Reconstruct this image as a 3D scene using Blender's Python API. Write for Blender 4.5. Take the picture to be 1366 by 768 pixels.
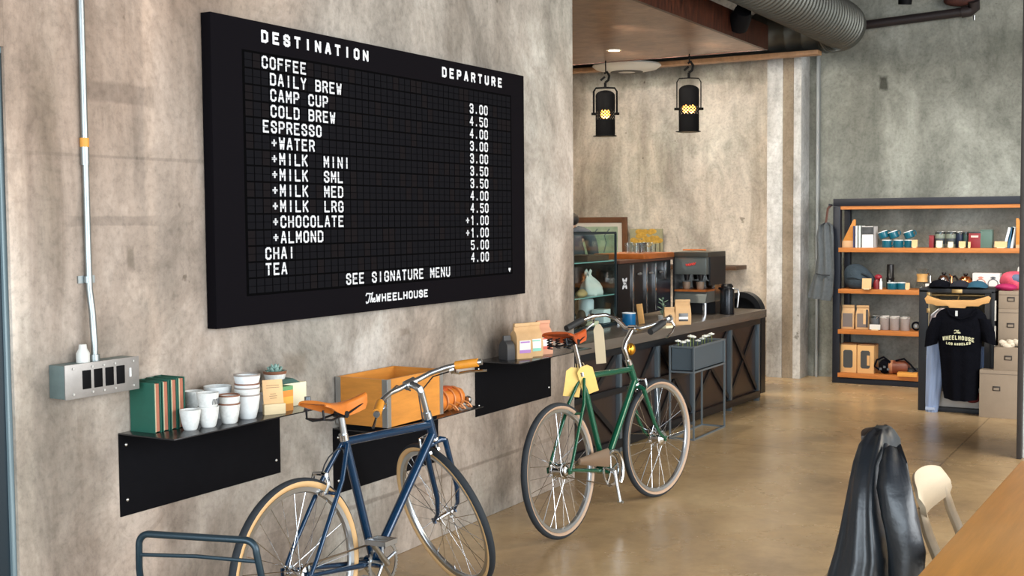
import bpy, bmesh, math, random
from math import sin, cos, pi, radians, sqrt, atan2
from mathutils import Vector, Matrix
random.seed(7)
SC = bpy.context.scene
COL = SC.collection
for o in list(bpy.data.objects):
    bpy.data.objects.remove(o)

# ------------------------------------------------------------------ camera
FPX = 1610.8
YAW, PITCH, ROLL = 0.51713, 0.05567, -0.00805
CAM = Vector((3.256, 0.0, 1.57))
fw = Vector((-sin(YAW) * cos(PITCH), cos(YAW) * cos(PITCH), -sin(PITCH)))
rt0 = Vector((cos(YAW), sin(YAW), 0)); up0 = rt0.cross(fw)
RT = rt0 * cos(ROLL) + up0 * sin(ROLL)
UP = -rt0 * sin(ROLL) + up0 * cos(ROLL)
cd = bpy.data.cameras.new('camera')
cam = bpy.data.objects.new('camera', cd)
COL.objects.link(cam)
cd.sensor_width = 36.0
cd.lens = FPX / 1366 * 36.0
cd.clip_start = 0.05
m3 = Matrix((RT, UP, -fw)).transposed()
cam.matrix_world = Matrix.Translation(CAM) @ m3.to_4x4()
SC.camera = cam

def at(px, py, ax, val):
    """the point of the place seen at a spot of the photo, on the plane x, y or z = val"""
    d = fw + RT * ((px - 683) / FPX) - UP * ((py - 384) / FPX)
    i = 'xyz'.index(ax)
    return CAM + d * ((val - CAM[i]) / d[i])

# ------------------------------------------------------------------ light
SC.view_settings.view_transform = 'Standard'
SC.view_settings.look = 'None'
SC.view_settings.gamma = 1.0
SC.view_settings.use_curve_mapping = False
SC.view_settings.exposure = 0.68
w = bpy.data.worlds.new('World'); SC.world = w; w.use_nodes = True
bg = w.node_tree.nodes['Background']
bg.inputs[0].default_value = (0.80, 0.90, 1.0, 1); bg.inputs[1].default_value = 0.75

def area(name, loc, target, sx, sy, power, color):
    l = bpy.data.lights.new(name, 'AREA'); l.shape = 'RECTANGLE'; l.size = sx; l.size_y = sy
    l.energy = power; l.color = color
    o = bpy.data.objects.new(name, l); COL.objects.link(o); o.location = loc
    o.rotation_euler = (Vector(target) - Vector(loc)).to_track_quat('-Z', 'Y').to_euler()
    return o
area('window_daylight_right', (7.6, 3.5, 2.0), (0, 4.6, 1.2), 8.0, 3.2, 400, (0.95, 0.98, 1.0))
area('window_daylight_rear', (2.6, -3.4, 1.9), (0.8, 5, 1.0), 6.0, 3.0, 250, (0.80, 0.91, 1.0))
area('ceiling_fill_front', (4.6, 7.2, 3.8), (2.4, 8.5, 0), 2.5, 4.0, 170, (1.0, 0.88, 0.70))  # added warm fill below the ceiling, no source there; brightens table and floor

# ------------------------------------------------------------------ helpers
def S(r, g, b):
    f = lambda c: (c / 12.92 if c <= 0.04045 else ((c + 0.055) / 1.055) ** 2.4)
    return (f(r / 255), f(g / 255), f(b / 255), 1)

MATS = {}
def M(name, col, rough=0.5, metal=0.0, var=0.0, vscale=8.0, stretch=(1, 1, 1), bump=0.0, bscale=60.0, coat=0.0, spec=0.5, emit=None, estr=0.0):
    if name in MATS: return MATS[name]
    m = bpy.data.materials.new(name); m.use_nodes = True; MATS[name] = m
    nt = m.node_tree; b = nt.nodes['Principled BSDF']
    b.inputs['Base Color'].default_value = col; b.inputs['Roughness'].default_value = rough
    b.inputs['Metallic'].default_value = metal; b.inputs['Specular IOR Level'].default_value = spec
    if coat: b.inputs['Coat Weight'].default_value = coat; b.inputs['Coat Roughness'].default_value = 0.08
    if emit: b.inputs['Emission Color'].default_value = emit; b.inputs['Emission Strength'].default_value = estr
    if var or bump:
        tc = nt.nodes.new('ShaderNodeTexCoord'); mp = nt.nodes.new('ShaderNodeMapping')
        mp.inputs['Scale'].default_value = stretch
        nt.links.new(tc.outputs['Object'], mp.inputs['Vector'])
    if var:
        n = nt.nodes.new('ShaderNodeTexNoise'); n.inputs['Scale'].default_value = vscale; n.inputs['Detail'].default_value = 6
        n.inputs['Roughness'].default_value = 0.65
        nt.links.new(mp.outputs[0], n.inputs['Vector'])
        r = nt.nodes.new('ShaderNodeValToRGB')
        r.color_ramp.elements[0].position = 0.3; r.color_ramp.elements[1].position = 0.7
        r.color_ramp.elements[0].color = tuple(max(0, c * (1 - var)) for c in col[:3]) + (1,)
        r.color_ramp.elements[1].color = tuple(min(1, c * (1 + var)) for c in col[:3]) + (1,)
        nt.links.new(n.outputs['Fac'], r.inputs['Fac']); nt.links.new(r.outputs['Color'], b.inputs['Base Color'])
    if bump:
        n2 = nt.nodes.new('ShaderNodeTexNoise'); n2.inputs['Scale'].default_value = bscale; n2.inputs['Detail'].default_value = 4
        bp = nt.nodes.new('ShaderNodeBump'); bp.inputs['Strength'].default_value = bump; bp.inputs['Distance'].default_value = 0.02
        nt.links.new(mp.outputs[0], n2.inputs['Vector']); nt.links.new(n2.outputs['Fac'], bp.inputs['Height'])
        nt.links.new(bp.outputs[0], b.inputs['Normal'])
    return m

def concrete(name, dark, mid, light, streak=1.0, tint=None, rough=0.8, marks=()):
    m = bpy.data.materials.new(name); m.use_nodes = True; MATS[name] = m
    nt = m.node_tree; N = nt.nodes; L = nt.links; b = N['Principled BSDF']
    b.inputs['Roughness'].default_value = rough; b.inputs['Specular IOR Level'].default_value = 0.3
    tc = N.new('ShaderNodeTexCoord')
    def noise(scale, sc, detail=8, rg=0.6, dist=0.0):
        mp = N.new('ShaderNodeMapping'); mp.inputs['Scale'].default_value = sc
        L.new(tc.outputs['Object'], mp.inputs['Vector'])
        n = N.new('ShaderNodeTexNoise'); n.inputs['Scale'].default_value = scale; n.inputs['Detail'].default_value = detail
        n.inputs['Roughness'].default_value = rg; n.inputs['Distortion'].default_value = dist
        L.new(mp.outputs[0], n.inputs['Vector']); return n.outputs['Fac']
    def ramp(f, stops):
        r = N.new('ShaderNodeValToRGB'); e = r.color_ramp.elements
        while len(e) < len(stops): e.new(0.5)
        for k, (p, c) in enumerate(stops): e[k].position = p; e[k].color = c
        L.new(f, r.inputs['Fac']); return r.outputs['Color']
    def mix(kind, f, a, c):
        x = N.new('ShaderNodeMix'); x.data_type = 'RGBA'; x.blend_type = kind
        if isinstance(f, (int, float)): x.inputs['Factor'].default_value = f
        else: L.new(f, x.inputs['Factor'])
        L.new(a, x.inputs[6]) if not isinstance(a, tuple) else setattr(x.inputs[6], 'default_value', a)
        L.new(c, x.inputs[7]) if not isinstance(c, tuple) else setattr(x.inputs[7], 'default_value', c)
        return x.outputs[2]
    base = ramp(noise(1.5, (1, 1, 0.6), 11, 0.68, 0.7), [(0.33, dark), (0.5, mid), (0.65, light)])
    st = ramp(noise(2.6, (1, 1, 0.10), 6, 0.6), [(0.36, (0.62, 0.60, 0.58, 1)), (0.52, (1, 1, 1, 1)), (0.66, (1.12, 1.12, 1.12, 1))])
    c = mix('MULTIPLY', 0.75 * streak, base, st)
    fine = ramp(noise(38, (1, 1, 1), 5, 0.7), [(0.3, (0.74, 0.74, 0.74, 1)), (0.5, (1, 1, 1, 1)), (0.75, (1.12, 1.12, 1.12, 1))])
    c = mix('MULTIPLY', 0.85, c, fine)
    med = ramp(noise(6.5, (1, 1, 0.8), 9, 0.72, 1.0), [(0.36, (0.78, 0.78, 0.77, 1)), (0.5, (1, 1, 1, 1)), (0.66, (1.14, 1.13, 1.12, 1))])
    c = mix('MULTIPLY', 0.8, c, med)
    pit = ramp(noise(9, (1, 1, 1), 3, 0.5), [(0.235, (0.35, 0.33, 0.30, 1)), (0.275, (1, 1, 1, 1))])
    c = mix('MULTIPLY', 0.8, c, pit)
    if tint:
        c = mix('MIX', ramp(noise(0.5, (1, 1, 0.5), 3, 0.5), [(0.42, (0, 0, 0, 1)), (0.62, (0.7, 0.7, 0.7, 1))]), c, mix('MULTIPLY', 1.0, c, tint))
        c = mix('MULTIPLY', ramp(noise(0.8, (1.3, 1.3, 1.0), 4, 0.55), [(0.30, (0.8, 0.8, 0.8, 1)), (0.50, (0, 0, 0, 1))]), c, (0.86, 0.93, 0.93, 1))
    sep = N.new('ShaderNodeSeparateXYZ'); L.new(tc.outputs['Object'], sep.inputs[0])
    wob = noise(4.0, (1, 1, 1), 4, 0.6)
    def math_(op, a, c2, clamp=False):
        x = N.new('ShaderNodeMath'); x.operation = op; x.use_clamp = clamp
        for k, v in enumerate((a, c2)):
            if isinstance(v, (int, float)): x.inputs[k].default_value = v
            else: L.new(v, x.inputs[k])
        return x.outputs[0]
    for (axis, u0, v0, su, sv, soft, colr, amt) in marks:   # worn patches and darker bands with a shape of their own
        du = math_('DIVIDE', math_('ABSOLUTE', math_('SUBTRACT', sep.outputs[axis], u0), 0), su)
        dv = math_('DIVIDE', math_('ABSOLUTE', math_('SUBTRACT', sep.outputs['Z'], v0), 0), sv)
        d = math_('ADD', math_('MAXIMUM', du, dv), math_('MULTIPLY', math_('SUBTRACT', wob, 0.5), soft * 2.5))
        f = math_('MULTIPLY', math_('DIVIDE', math_('SUBTRACT', 1.0, d), soft, True), amt)
        c = mix('MULTIPLY', f, c, colr)
    L.new(c, b.inputs['Base Color'])
    bp = N.new('ShaderNodeBump'); bp.inputs['Strength'].default_value = 0.35; bp.inputs['Distance'].default_value = 0.01
    L.new(noise(22, (1, 1, 0.7), 8, 0.7), bp.inputs['Height']); L.new(bp.outputs[0], b.inputs['Normal'])
    return m

def glass(name, tint, gl=0.12):
    m = bpy.data.materials.new(name); m.use_nodes = True; nt = m.node_tree; nt.nodes.clear()
    o = nt.nodes.new('ShaderNodeOutputMaterial'); x = nt.nodes.new('ShaderNodeMixShader')
    t = nt.nodes.new('ShaderNodeBsdfTransparent'); t.inputs[0].default_value = tint
    g = nt.nodes.new('ShaderNodeBsdfGlossy'); g.inputs['Roughness'].default_value = 0.03
    lw0 = nt.nodes.new('ShaderNodeLayerWeight'); lw0.inputs[0].default_value = 0.5; pw = nt.nodes.new('ShaderNodeMath'); pw.operation = 'POWER'; pw.inputs[1].default_value = 3.0; nt.links.new(lw0.outputs['Facing'], pw.inputs[0]); lw = nt.nodes.new('ShaderNodeMath'); lw.operation = 'MULTIPLY_ADD'; lw.inputs[1].default_value = 0.16; lw.inputs[2].default_value = gl * 0.2; nt.links.new(pw.outputs[0], lw.inputs[0])
    nt.links.new(lw.outputs[0], x.inputs[0]); nt.links.new(t.outputs[0], x.inputs[1]); nt.links.new(g.outputs[0], x.inputs[2])
    nt.links.new(x.outputs[0], o.inputs[0]); return m

class G:
    """a bag of geometry that becomes ONE mesh object"""
    def __init__(s): s.bm = bmesh.new(); s.mi = 0
    def _f(s, vs):
        try:
            f = s.bm.faces.new(vs); f.material_index = s.mi; return f
        except ValueError: return None
    def box(s, c, d, rz=0.0, mat=None):
        cx, cy, cz = c; x, y, z = d[0] / 2, d[1] / 2, d[2] / 2
        R = mat if mat else Matrix.Rotation(rz, 4, 'Z')
        v = [s.bm.verts.new(R @ Vector((a * x, b * y, e * z)) + Vector(c)) for e in (-1, 1) for b in (-1, 1) for a in (-1, 1)]
        for q in ((0, 2, 3, 1), (4, 5, 7, 6), (0, 1, 5, 4), (2, 6, 7, 3), (0, 4, 6, 2), (1, 3, 7, 5)): s._f([v[k] for k in q])
        return s
    def bx(s, x0, x1, y0, y1, z0, z1):
        return s.box(((x0 + x1) / 2, (y0 + y1) / 2, (z0 + z1) / 2), (abs(x1 - x0), abs(y1 - y0), abs(z1 - z0)))
    def loft(s, rings, cap=True, closed=True):
        R = [[s.bm.verts.new(Vector(p)) for p in r] for r in rings]
        n = len(R[0])
        for a, b in zip(R, R[1:]):
            for k in range(n if closed else n - 1):
                s._f([a[k], a[(k + 1) % n], b[(k + 1) % n], b[k]])
        if cap:
            s._f(list(reversed(R[0]))); s._f(R[-1])
        return s
    def tube(s, pts, r, seg=8, closed=False):
        P = [Vector(p) for p in pts]; n = len(P)
        rr = r if isinstance(r, (list, tuple)) else [r] * n
        rings = []; prev = None
        for k in range(n):
            if closed: t = P[(k + 1) % n] - P[k - 1]
            else: t = (P[min(k + 1, n - 1)] - P[max(k - 1, 0)])
            t.normalize()
            if prev is None:
                a = t.orthogonal().normalized()
            else:
                a = (prev - t * prev.dot(t))
                if a.length < 1e-5: a = t.orthogonal()
                a.normalize()
            prev = a; b = t.cross(a)
            rings.append([P[k] + (a * cos(2 * pi * j / seg) + b * sin(2 * pi * j / seg)) * rr[k] for j in range(seg)])
        if closed: rings.append(rings[0])
        return s.loft(rings, cap=not closed)
    def cyl(s, p0, p1, r0, r1=None, seg=16):
        return s.tube([p0, p1], [r0, r0 if r1 is None else r1], seg)
    def lathe(s, prof, c=(0, 0, 0), seg=24, axis='z', closed=False):
        c = Vector(c); rings = []
        for (r, h) in prof:
            ring = []
            for k in range(seg):
                a = 2 * pi * k / seg
                v = Vector((r * cos(a), r * sin(a), h))
                if axis == 'x': v = Vector((h, r * cos(a), r * sin(a)))
                if axis == 'y': v = Vector((r * sin(a), h, r * cos(a)))
                ring.append(c + v)
            rings.append(ring)
        if closed: rings.append(rings[0])
        return s.loft(rings, cap=not closed)
    def prism(s, poly, axis, d0, d1, at0=(0, 0, 0)):
        o = Vector(at0)
        def P(u, v, d):
            return o + (Vector((d, u, v)) if axis == 'x' else Vector((u, d, v)) if axis == 'y' else Vector((u, v, d)))
        return s.loft([[P(u, v, d0) for u, v in poly], [P(u, v, d1) for u, v in poly]])
    def ball(s, c, r, seg=14, rings=9, m=None):
        c = Vector(c); r = r if isinstance(r, (tuple, list)) else (r, r, r)
        R = []
        for i in range(rings + 1):
            t = pi * (i + 0.02) / (rings + 0.04) - pi / 2
            R.append([c + ((m @ Vector((r[0] * cos(t) * cos(2 * pi * k / seg), r[1] * cos(t) * sin(2 * pi * k / seg), r[2] * sin(t)))) if m else
                           Vector((r[0] * cos(t) * cos(2 * pi * k / seg), r[1] * cos(t) * sin(2 * pi * k / seg), r[2] * sin(t)))) for k in range(seg)])
        return s.loft(R)
    def xf(s, m):
        bmesh.ops.transform(s.bm, matrix=m, verts=s.bm.verts); return s

def obj(name, g, mat, parent=None, bevel=0.0, smooth=True, loc=None, ang=38):
    me = bpy.data.meshes.new(name)
    bmesh.ops.remove_doubles(g.bm, verts=g.bm.verts, dist=1e-6)
    bmesh.ops.recalc_face_normals(g.bm, faces=g.bm.faces)
    if bevel:
        ed = [e for e in g.bm.edges if len(e.link_faces) == 2 and e.calc_face_angle(0) > 0.6]
        bmesh.ops.bevel(g.bm, geom=ed, offset=bevel, segments=2, affect='EDGES', profile=0.6)
    g.bm.to_mesh(me); g.bm.free()
    for m in (mat if isinstance(mat, (list, tuple)) else [mat]): me.materials.append(m)
    if smooth:
        me.shade_smooth(); me.set_sharp_from_angle(angle=radians(ang))
    o = bpy.data.objects.new(name, me); COL.objects.link(o)
    if parent: o.parent = parent
    if loc: o.location = loc
    return o

def tag(o, label, cat, group=None):
    o['label'] = label; o['category'] = cat
    if group: o['group'] = group
    return o
def thing(name, label, cat, loc=(0, 0, 0), rz=0.0, group=None):
    o = bpy.data.objects.new(name, None); COL.objects.link(o); o.empty_display_size = 0.1
    o.location = loc; o.rotation_euler = (0, 0, rz)
    return tag(o, label, cat, group)
def struct(name, g, mat, parent=None, bevel=0.0):
    o = obj(name, g, mat, parent, bevel)
    if not parent: o['kind'] = 'structure'
    return o
def dup(o, loc=None, rz=None, label=None, parent=None):
    c = o.copy(); COL.objects.link(c)
    if parent: c.parent = parent
    if loc is not None: c.location = loc
    if rz is not None: c.rotation_euler = (0, 0, rz)
    if label: c['label'] = label
    for ch in list(o.children): dup(ch, parent=c)
    return c
def part_label(o, t): o['label'] = t; return o

# stroke lettering -----------------------------------------------------------
_c, _d = 0.28, 0.13
_O = [(_c, 0), (1 - _c, 0), (1, _d), (1, 1 - _d), (1 - _c, 1), (_c, 1), (0, 1 - _d), (0, _d), (_c, 0)]
GL = {
 'A': [[(0, 0), (0.42, 1), (0.58, 1), (1, 0)], [(0.17, 0.3), (0.83, 0.3)]],
 'B': [[(0, 0), (0, 1), (0.7, 1), (1, 0.88), (1, 0.62), (0.75, 0.52), (1, 0.42), (1, 0.12), (0.7, 0), (0, 0)], [(0, 0.52), (0.75, 0.52)]],
 'C': [[(1, 0.7), (1, 1 - _d), (1 - _c, 1), (_c, 1), (0, 1 - _d), (0, _d), (_c, 0), (1 - _c, 0), (1, _d), (1, 0.3)]],
 'D': [[(0, 0), (0, 1), (0.65, 1), (1, 1 - _d), (1, _d), (0.65, 0), (0, 0)]],
 'E': [[(1, 1), (0, 1), (0, 0), (1, 0)], [(0, 0.52), (0.8, 0.52)]],
 'F': [[(1, 1), (0, 1), (0, 0)], [(0, 0.52), (0.8, 0.52)]],
 'G': [[(1, 0.72), (1, 1 - _d), (1 - _c, 1), (_c, 1), (0, 1 - _d), (0, _d), (_c, 0), (1 - _c, 0), (1, _d), (1, 0.46), (0.6, 0.46)]],
 'H': [[(0, 0), (0, 1)], [(1, 0), (1, 1)], [(0, 0.5), (1, 0.5)]],
 'I': [[(0.5, 0), (0.5, 1)]],
 'K': [[(0, 0), (0, 1)], [(1, 1), (0, 0.42)], [(0.35, 0.6), (1, 0)]],
 'L': [[(0, 1), (0, 0), (1, 0)]],
 'M': [[(0, 0), (0, 1), (0.5, 0.35), (1, 1), (1, 0)]],
 'N': [[(0, 0), (0, 1), (1, 0), (1, 1)]],
 'O': [_O],
 'P': [[(0, 0), (0, 1), (0.7, 1), (1, 0.88), (1, 0.57), (0.7, 0.45), (0, 0.45)]],
 'R': [[(0, 0), (0, 1), (0.7, 1), (1, 0.88), (1, 0.6), (0.7, 0.48), (0, 0.48)], [(0.6, 0.48), (1, 0)]],
 'S': [[(1, 0.72), (1, 1 - _d), (1 - _c, 1), (_c, 1), (0, 1 - _d), (0, 0.66), (1, 0.36), (1, _d), (1 - _c, 0), (_c, 0), (0, _d), (0, 0.28)]],
 'T': [[(0, 1), (1, 1)], [(0.5, 1), (0.5, 0)]],
 'U': [[(0, 1), (0, _d), (_c, 0), (1 - _c, 0), (1, _d), (1, 1)]],
 'W': [[(0, 1), (0.22, 0), (0.5, 0.7), (0.78, 0), (1, 1)]],
 'Y': [[(0, 1), (0.5, 0.45), (1, 1)], [(0.5, 0.45), (0.5, 0)]],
 '+': [[(0.05, 0.5), (0.95, 0.5)], [(0.5, 0.24), (0.5, 0.76)]],
 '.': [[(0.5, 0.0), (0.5, 0.1)]],
 '0': [_O],
 '1': [[(0.2, 0.8), (0.6, 1), (0.6, 0)]],
 '3': [[(0, 0.8), (0.2, 1), (0.75, 1), (1, 0.88), (1, 0.62), (0.7, 0.52), (1, 0.42), (1, 0.12), (0.75, 0), (0.2, 0), (0, 0.2)], [(0.3, 0.52), (0.7, 0.52)]],
 '4': [[(0.75, 0), (0.75, 1), (0, 0.32), (1, 0.32)]],
 '5': [[(1, 1), (0, 1), (0, 0.55), (0.7, 0.58), (1, 0.45), (1, 0.13), (0.7, 0), (0.2, 0), (0, 0.16)]],
}
SCRIPT_THE = [[(0.0, 0.78), (0.08, 0.98), (0.3, 0.95), (0.62, 0.9), (0.7, 1.0)], [(0.42, 0.92), (0.34, 0.5), (0.2, 0.08), (0.04, 0.02), (0.0, 0.16)],
              [(0.66, 1.0), (0.56, 0.6), (0.42, 0.1)], [(0.48, 0.3), (0.62, 0.46), (0.66, 0.36), (0.58, 0.12), (0.7, 0.1)],
              [(0.72, 0.26), (0.88, 0.34), (0.86, 0.46), (0.76, 0.42), (0.74, 0.16), (0.86, 0.08), (1.0, 0.2)]]
def strokes(g, lines, place, w_, h_, t, d0, d1):
    """flat bars along each stroke; place(u, v, d) gives the point"""
    kk = 0
    for ln in lines:
        P = [(t / 2 + a * (w_ - t), t / 2 + b * (h_ - t)) for a, b in ln]
        for (a, b), (c, d) in zip(P, P[1:]):
            L = sqrt((c - a) ** 2 + (d - b) ** 2)
            if L < 1e-9: continue
            ux, uy = (c - a) / L, (d - b) / L; e = t * 0.36
            a2, b2, c2, d2 = a - ux * e, b - uy * e, c + ux * e, d + uy * e
            nx, ny = -uy * t / 2, ux * t / 2
            q = [(a2 + nx, b2 + ny), (a2 - nx, b2 - ny), (c2 - nx, d2 - ny), (c2 + nx, d2 + ny)]
            kk += 1; e1 = d1 + 0.00012 * kk
            g.loft([[place(u, v, d0) for u, v in q], [place(u, v, e1) for u, v in q]])
def word(g, text, place, pitch, w_, h_, t, d0=0.0, d1=0.001):
    for k, ch in enumerate(text):
        if ch == ' ': continue
        strokes(g, GL[ch], lambda u, v, d, k=k: place(k * pitch + u, v, d), w_, h_, t, d0, d1)

# ------------------------------------------------------------------ materials
m_wall = concrete('concrete_wall', S(118, 112, 104), S(158, 151, 142), S(190, 185, 177), 1.2, S(250, 222, 204), marks=[
    ('Y', 2.98, 2.02, 0.18, 0.04, 0.3, (0.72, 0.72, 0.72, 1), 0.9), ('Y', 3.07, 1.83, 0.03, 0.2, 0.3, (0.75, 0.75, 0.75, 1), 0.7),
    ('Y', 2.95, 1.58, 0.22, 0.02, 0.3, (0.72, 0.72, 0.72, 1), 0.8), ('Y', 2.56, 1.0, 0.045, 1.12, 0.35, (1.22, 1.24, 1.24, 1), 0.9), ('Y', 2.68, 1.75, 0.07, 0.55, 0.8, (0.74, 0.75, 0.72, 1), 0.8), ('Y', 3.12, 1.6, 0.035, 3.0, 0.8, (1.22, 1.2, 1.18, 1), 0.7), ('Y', 3.06, 1.35, 0.06, 0.07, 0.6, (1.3, 1.3, 1.3, 1), 0.8), ('Y', 3.02, 1.45, 0.02, 0.05, 0.5, (0.55, 0.55, 0.52, 1), 0.8),
    ('Y', 3.9, 0.98, 0.1, 0.06, 0.5, (0.62, 0.56, 0.50, 1), 0.7), ('Y', 4.7, 1.05, 0.05, 0.02, 0.5, (0.6, 0.55, 0.5, 1), 0.6),
    ('Y', 5.0, 0.30, 1.6, 0.012, 0.6, (0.62, 0.60, 0.58, 1), 0.8), ('Y', 3.0, 1.80, 0.6, 0.008, 0.6, (0.75, 0.75, 0.75, 1), 0.8)])
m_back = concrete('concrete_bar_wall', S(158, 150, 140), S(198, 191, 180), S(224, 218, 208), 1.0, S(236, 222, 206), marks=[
    ('X', -1.6, 3.05, 1.3, 0.13, 0.5, (0.52, 0.54, 0.52, 1), 0.85)])  # greyer band along the top of the bar wall
m_white = concrete('concrete_pilaster', S(158, 156, 152), S(196, 196, 194), S(224, 225, 224), 0.9)
m_brown = concrete('concrete_brown_band', S(120, 108, 92), S(146, 132, 114), S(160, 148, 130), 0.6)
m_right = concrete('concrete_shop_wall', S(108, 110, 103), S(137, 139, 131), S(160, 162, 154), 0.45, marks=[
    ('X', 0.60, 2.86, 0.05, 0.085, 0.45, (0.22, 0.22, 0.20, 1), 0.9), ('X', 1.75, 3.15, 0.35, 0.14, 0.8, (0.62, 0.64, 0.62, 1), 0.7),
    ('X', 0.17, 0.88, 0.05, 0.09, 0.4, (0.35, 0.34, 0.32, 1), 0.9)])
black = M('black_powder_coat', S(15, 15, 18), 0.7, 0.0, 0.1, 30, spec=0.06)
black_metal = M('black_steel', S(26, 27, 30), 0.32, 0.35)
board_black = M('sign_black', S(13, 11, 15), 0.8, spec=0.05)
tile_a = M('flap_black', S(13, 13, 17), 0.7, spec=0.06); tile_b = M('flap_dark_brown', S(18, 15, 17), 0.7, spec=0.06); tile_gap = M('flap_gap', S(3, 3, 4), 0.8, spec=0.03)
white_ink = M('white_ink', S(206, 208, 211), 0.6)
chrome = M('chrome', S(206, 208, 210), 0.14, 1.0); alu = M('brushed_aluminium', S(196, 200, 203), 0.32, 1.0)
galv = M('galvanised_steel', S(150, 156, 156), 0.38, 0.85, 0.14, 6)
steel = M('grey_steel', S(112, 120, 126), 0.4, 0.6, 0.08, 20)
screw = M('screw_head', S(210, 210, 206), 0.3, 0.9)
rubber = M('tyre_rubber', S(34, 40, 46), 0.75, 0, 0.1, 40)
blue_paint = M('blue_bicycle_paint', S(4, 50, 82), 0.22, 0.25, coat=0.6)
green_paint = M('green_bicycle_paint', S(6, 84, 60), 0.22, 0.25, coat=0.6)
tan_leather = M('tan_leather', S(212, 122, 46), 0.42, 0, 0.12, 14)
orange_grip = M('orange_leather_grip', S(228, 150, 46), 0.5, 0, 0.1, 30)
rust_leather = M('rust_leather', S(178, 78, 30), 0.4, 0, 0.12, 14)
wood_orange = M('orange_plywood', S(204, 134, 54), 0.45, 0, 0.16, 5, (1, 1, 6), 0.05)
wood_shelf = M('shelf_pine', S(188, 116, 54), 0.5, 0, 0.16, 6, (1, 12, 12))
wood_dark = M('dark_wood', S(74, 50, 32), 0.5, 0, 0.2, 6, (1, 12, 12))
wood_pale = M('pale_wood', S(226, 206, 164), 0.55, 0, 0.06, 6, (1, 1, 8))
wood_hanger = M('hanger_wood', S(220, 168, 104), 0.5, 0, 0.08, 8, (1, 6, 6))
table_wood = M('table_oak', S(224, 158, 76), 0.36, 0, 0.14, 3.2, (9, 0.6, 6), 0.03, 40, 0.15)
kraft = M('kraft_paper', S(202, 164, 118), 0.75, 0, 0.07, 25)
kraft_card = M('kraft_card', S(222, 184, 134), 0.7, 0, 0.05, 25)
cream = M('cream_card', S(234, 224, 190), 0.6)
white = M('white_glaze', S(226, 230, 230), 0.28, 0, 0.05, 60)
speck = M('speckled_glaze', S(216, 217, 213), 0.35, 0, 0.14, 55)
rim_brown = M('brown_glaze_rim', S(128, 84, 62), 0.4)
teal = M('teal_enamel', S(16, 92, 112), 0.25); navy = M('navy_cloth', S(26, 34, 52), 0.85, 0, 0.25, 25, bump=0.3)
black_cloth = M('black_cloth', S(15, 16, 22), 0.95, 0, 0.15, 20, bump=0.25, spec=0.05)
grey_cloth = M('grey_cloth', S(86, 92, 96), 0.9, 0, 0.15, 30, bump=0.35)
glass_m = glass('clear_glass', (0.90, 0.96, 0.95, 1)); glass_c = glass('glassware', (0.93, 0.95, 0.95, 1), 0.2)
bulb_m = M('lamp_filament_glow', S(255, 200, 110), 0.4, emit=S(255, 176, 76), estr=5.0)
down_m = M('downlight_glow', S(255, 220, 170), 0.4, emit=S(255, 222, 170), estr=7.0)

# ------------------------------------------------------------------ floor
fm = bpy.data.materials.new('polished_concrete_floor'); fm.use_nodes = True
nt = fm.node_tree; N = nt.nodes; L = nt.links; b = N['Principled BSDF']
tc = N.new('ShaderNodeTexCoord')
def _n(scale, detail=8, rg=0.6, dist=0.0):
    n = N.new('ShaderNodeTexNoise'); n.inputs['Scale'].default_value = scale; n.inputs['Detail'].default_value = detail
    n.inputs['Roughness'].default_value = rg; n.inputs['Distortion'].default_value = dist
    L.new(tc.outputs['Object'], n.inputs['Vector']); return n.outputs['Fac']
def _r(f, stops):
    r = N.new('ShaderNodeValToRGB'); e = r.color_ramp.elements
    while len(e) < len(stops): e.new(0.5)
    for k, (p, c) in enumerate(stops): e[k].position = p; e[k].color = c
    L.new(f, r.inputs['Fac']); return r.outputs['Color']
base = _r(_n(0.9, 9, 0.62, 0.5), [(0.30, S(142, 120, 92)), (0.5, S(184, 156, 116)), (0.70, S(206, 180, 138))])
x = N.new('ShaderNodeMix'); x.data_type = 'RGBA'; x.blend_type = 'MULTIPLY'; x.inputs['Factor'].default_value = 0.7
L.new(base, x.inputs[6]); L.new(_r(_n(14, 8, 0.7), [(0.3, (0.82, 0.82, 0.82, 1)), (0.6, (1.05, 1.05, 1.05, 1))]), x.inputs[7])
sp = N.new('ShaderNodeSeparateXYZ'); L.new(tc.outputs['Object'], sp.inputs[0])
def _line(axis, v):
    a = N.new('ShaderNodeMath'); a.operation = 'SUBTRACT'; L.new(sp.outputs[axis], a.inputs[0]); a.inputs[1].default_value = v
    c = N.new('ShaderNodeMath'); c.operation = 'ABSOLUTE'; L.new(a.outputs[0], c.inputs[0])
    d = N.new('ShaderNodeMath'); d.operation = 'LESS_THAN'; L.new(c.outputs[0], d.inputs[0]); d.inputs[1].default_value = 0.006
    return d.outputs[0]
prev = x.outputs[2]
for axis, v in (('X', 1.86), ('Y', 8.05)):
    y = N.new('ShaderNodeMix'); y.data_type = 'RGBA'; y.blend_type = 'MULTIPLY'
    mm = N.new('ShaderNodeMath'); mm.operation = 'MULTIPLY'; L.new(_line(axis, v), mm.inputs[0]); mm.inputs[1].default_value = 0.6
    L.new(mm.outputs[0], y.inputs['Factor']); L.new(prev, y.inputs[6]); y.inputs[7].default_value = (0.45, 0.42, 0.40, 1); prev = y.outputs[2]
L.new(prev, b.inputs['Base Color'])
rr = N.new('ShaderNodeMapRange'); rr.inputs[3].default_value = 0.16; rr.inputs[4].default_value = 0.36
L.new(_n(2.2, 6, 0.6), rr.inputs[0]); L.new(rr.outputs[0], b.inputs['Roughness'])
b.inputs['Specular IOR Level'].default_value = 0.6
struct('floor', G().bx(-3.3, 8.0, -4.2, 12.2, -0.1, 0.0), fm)

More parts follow.
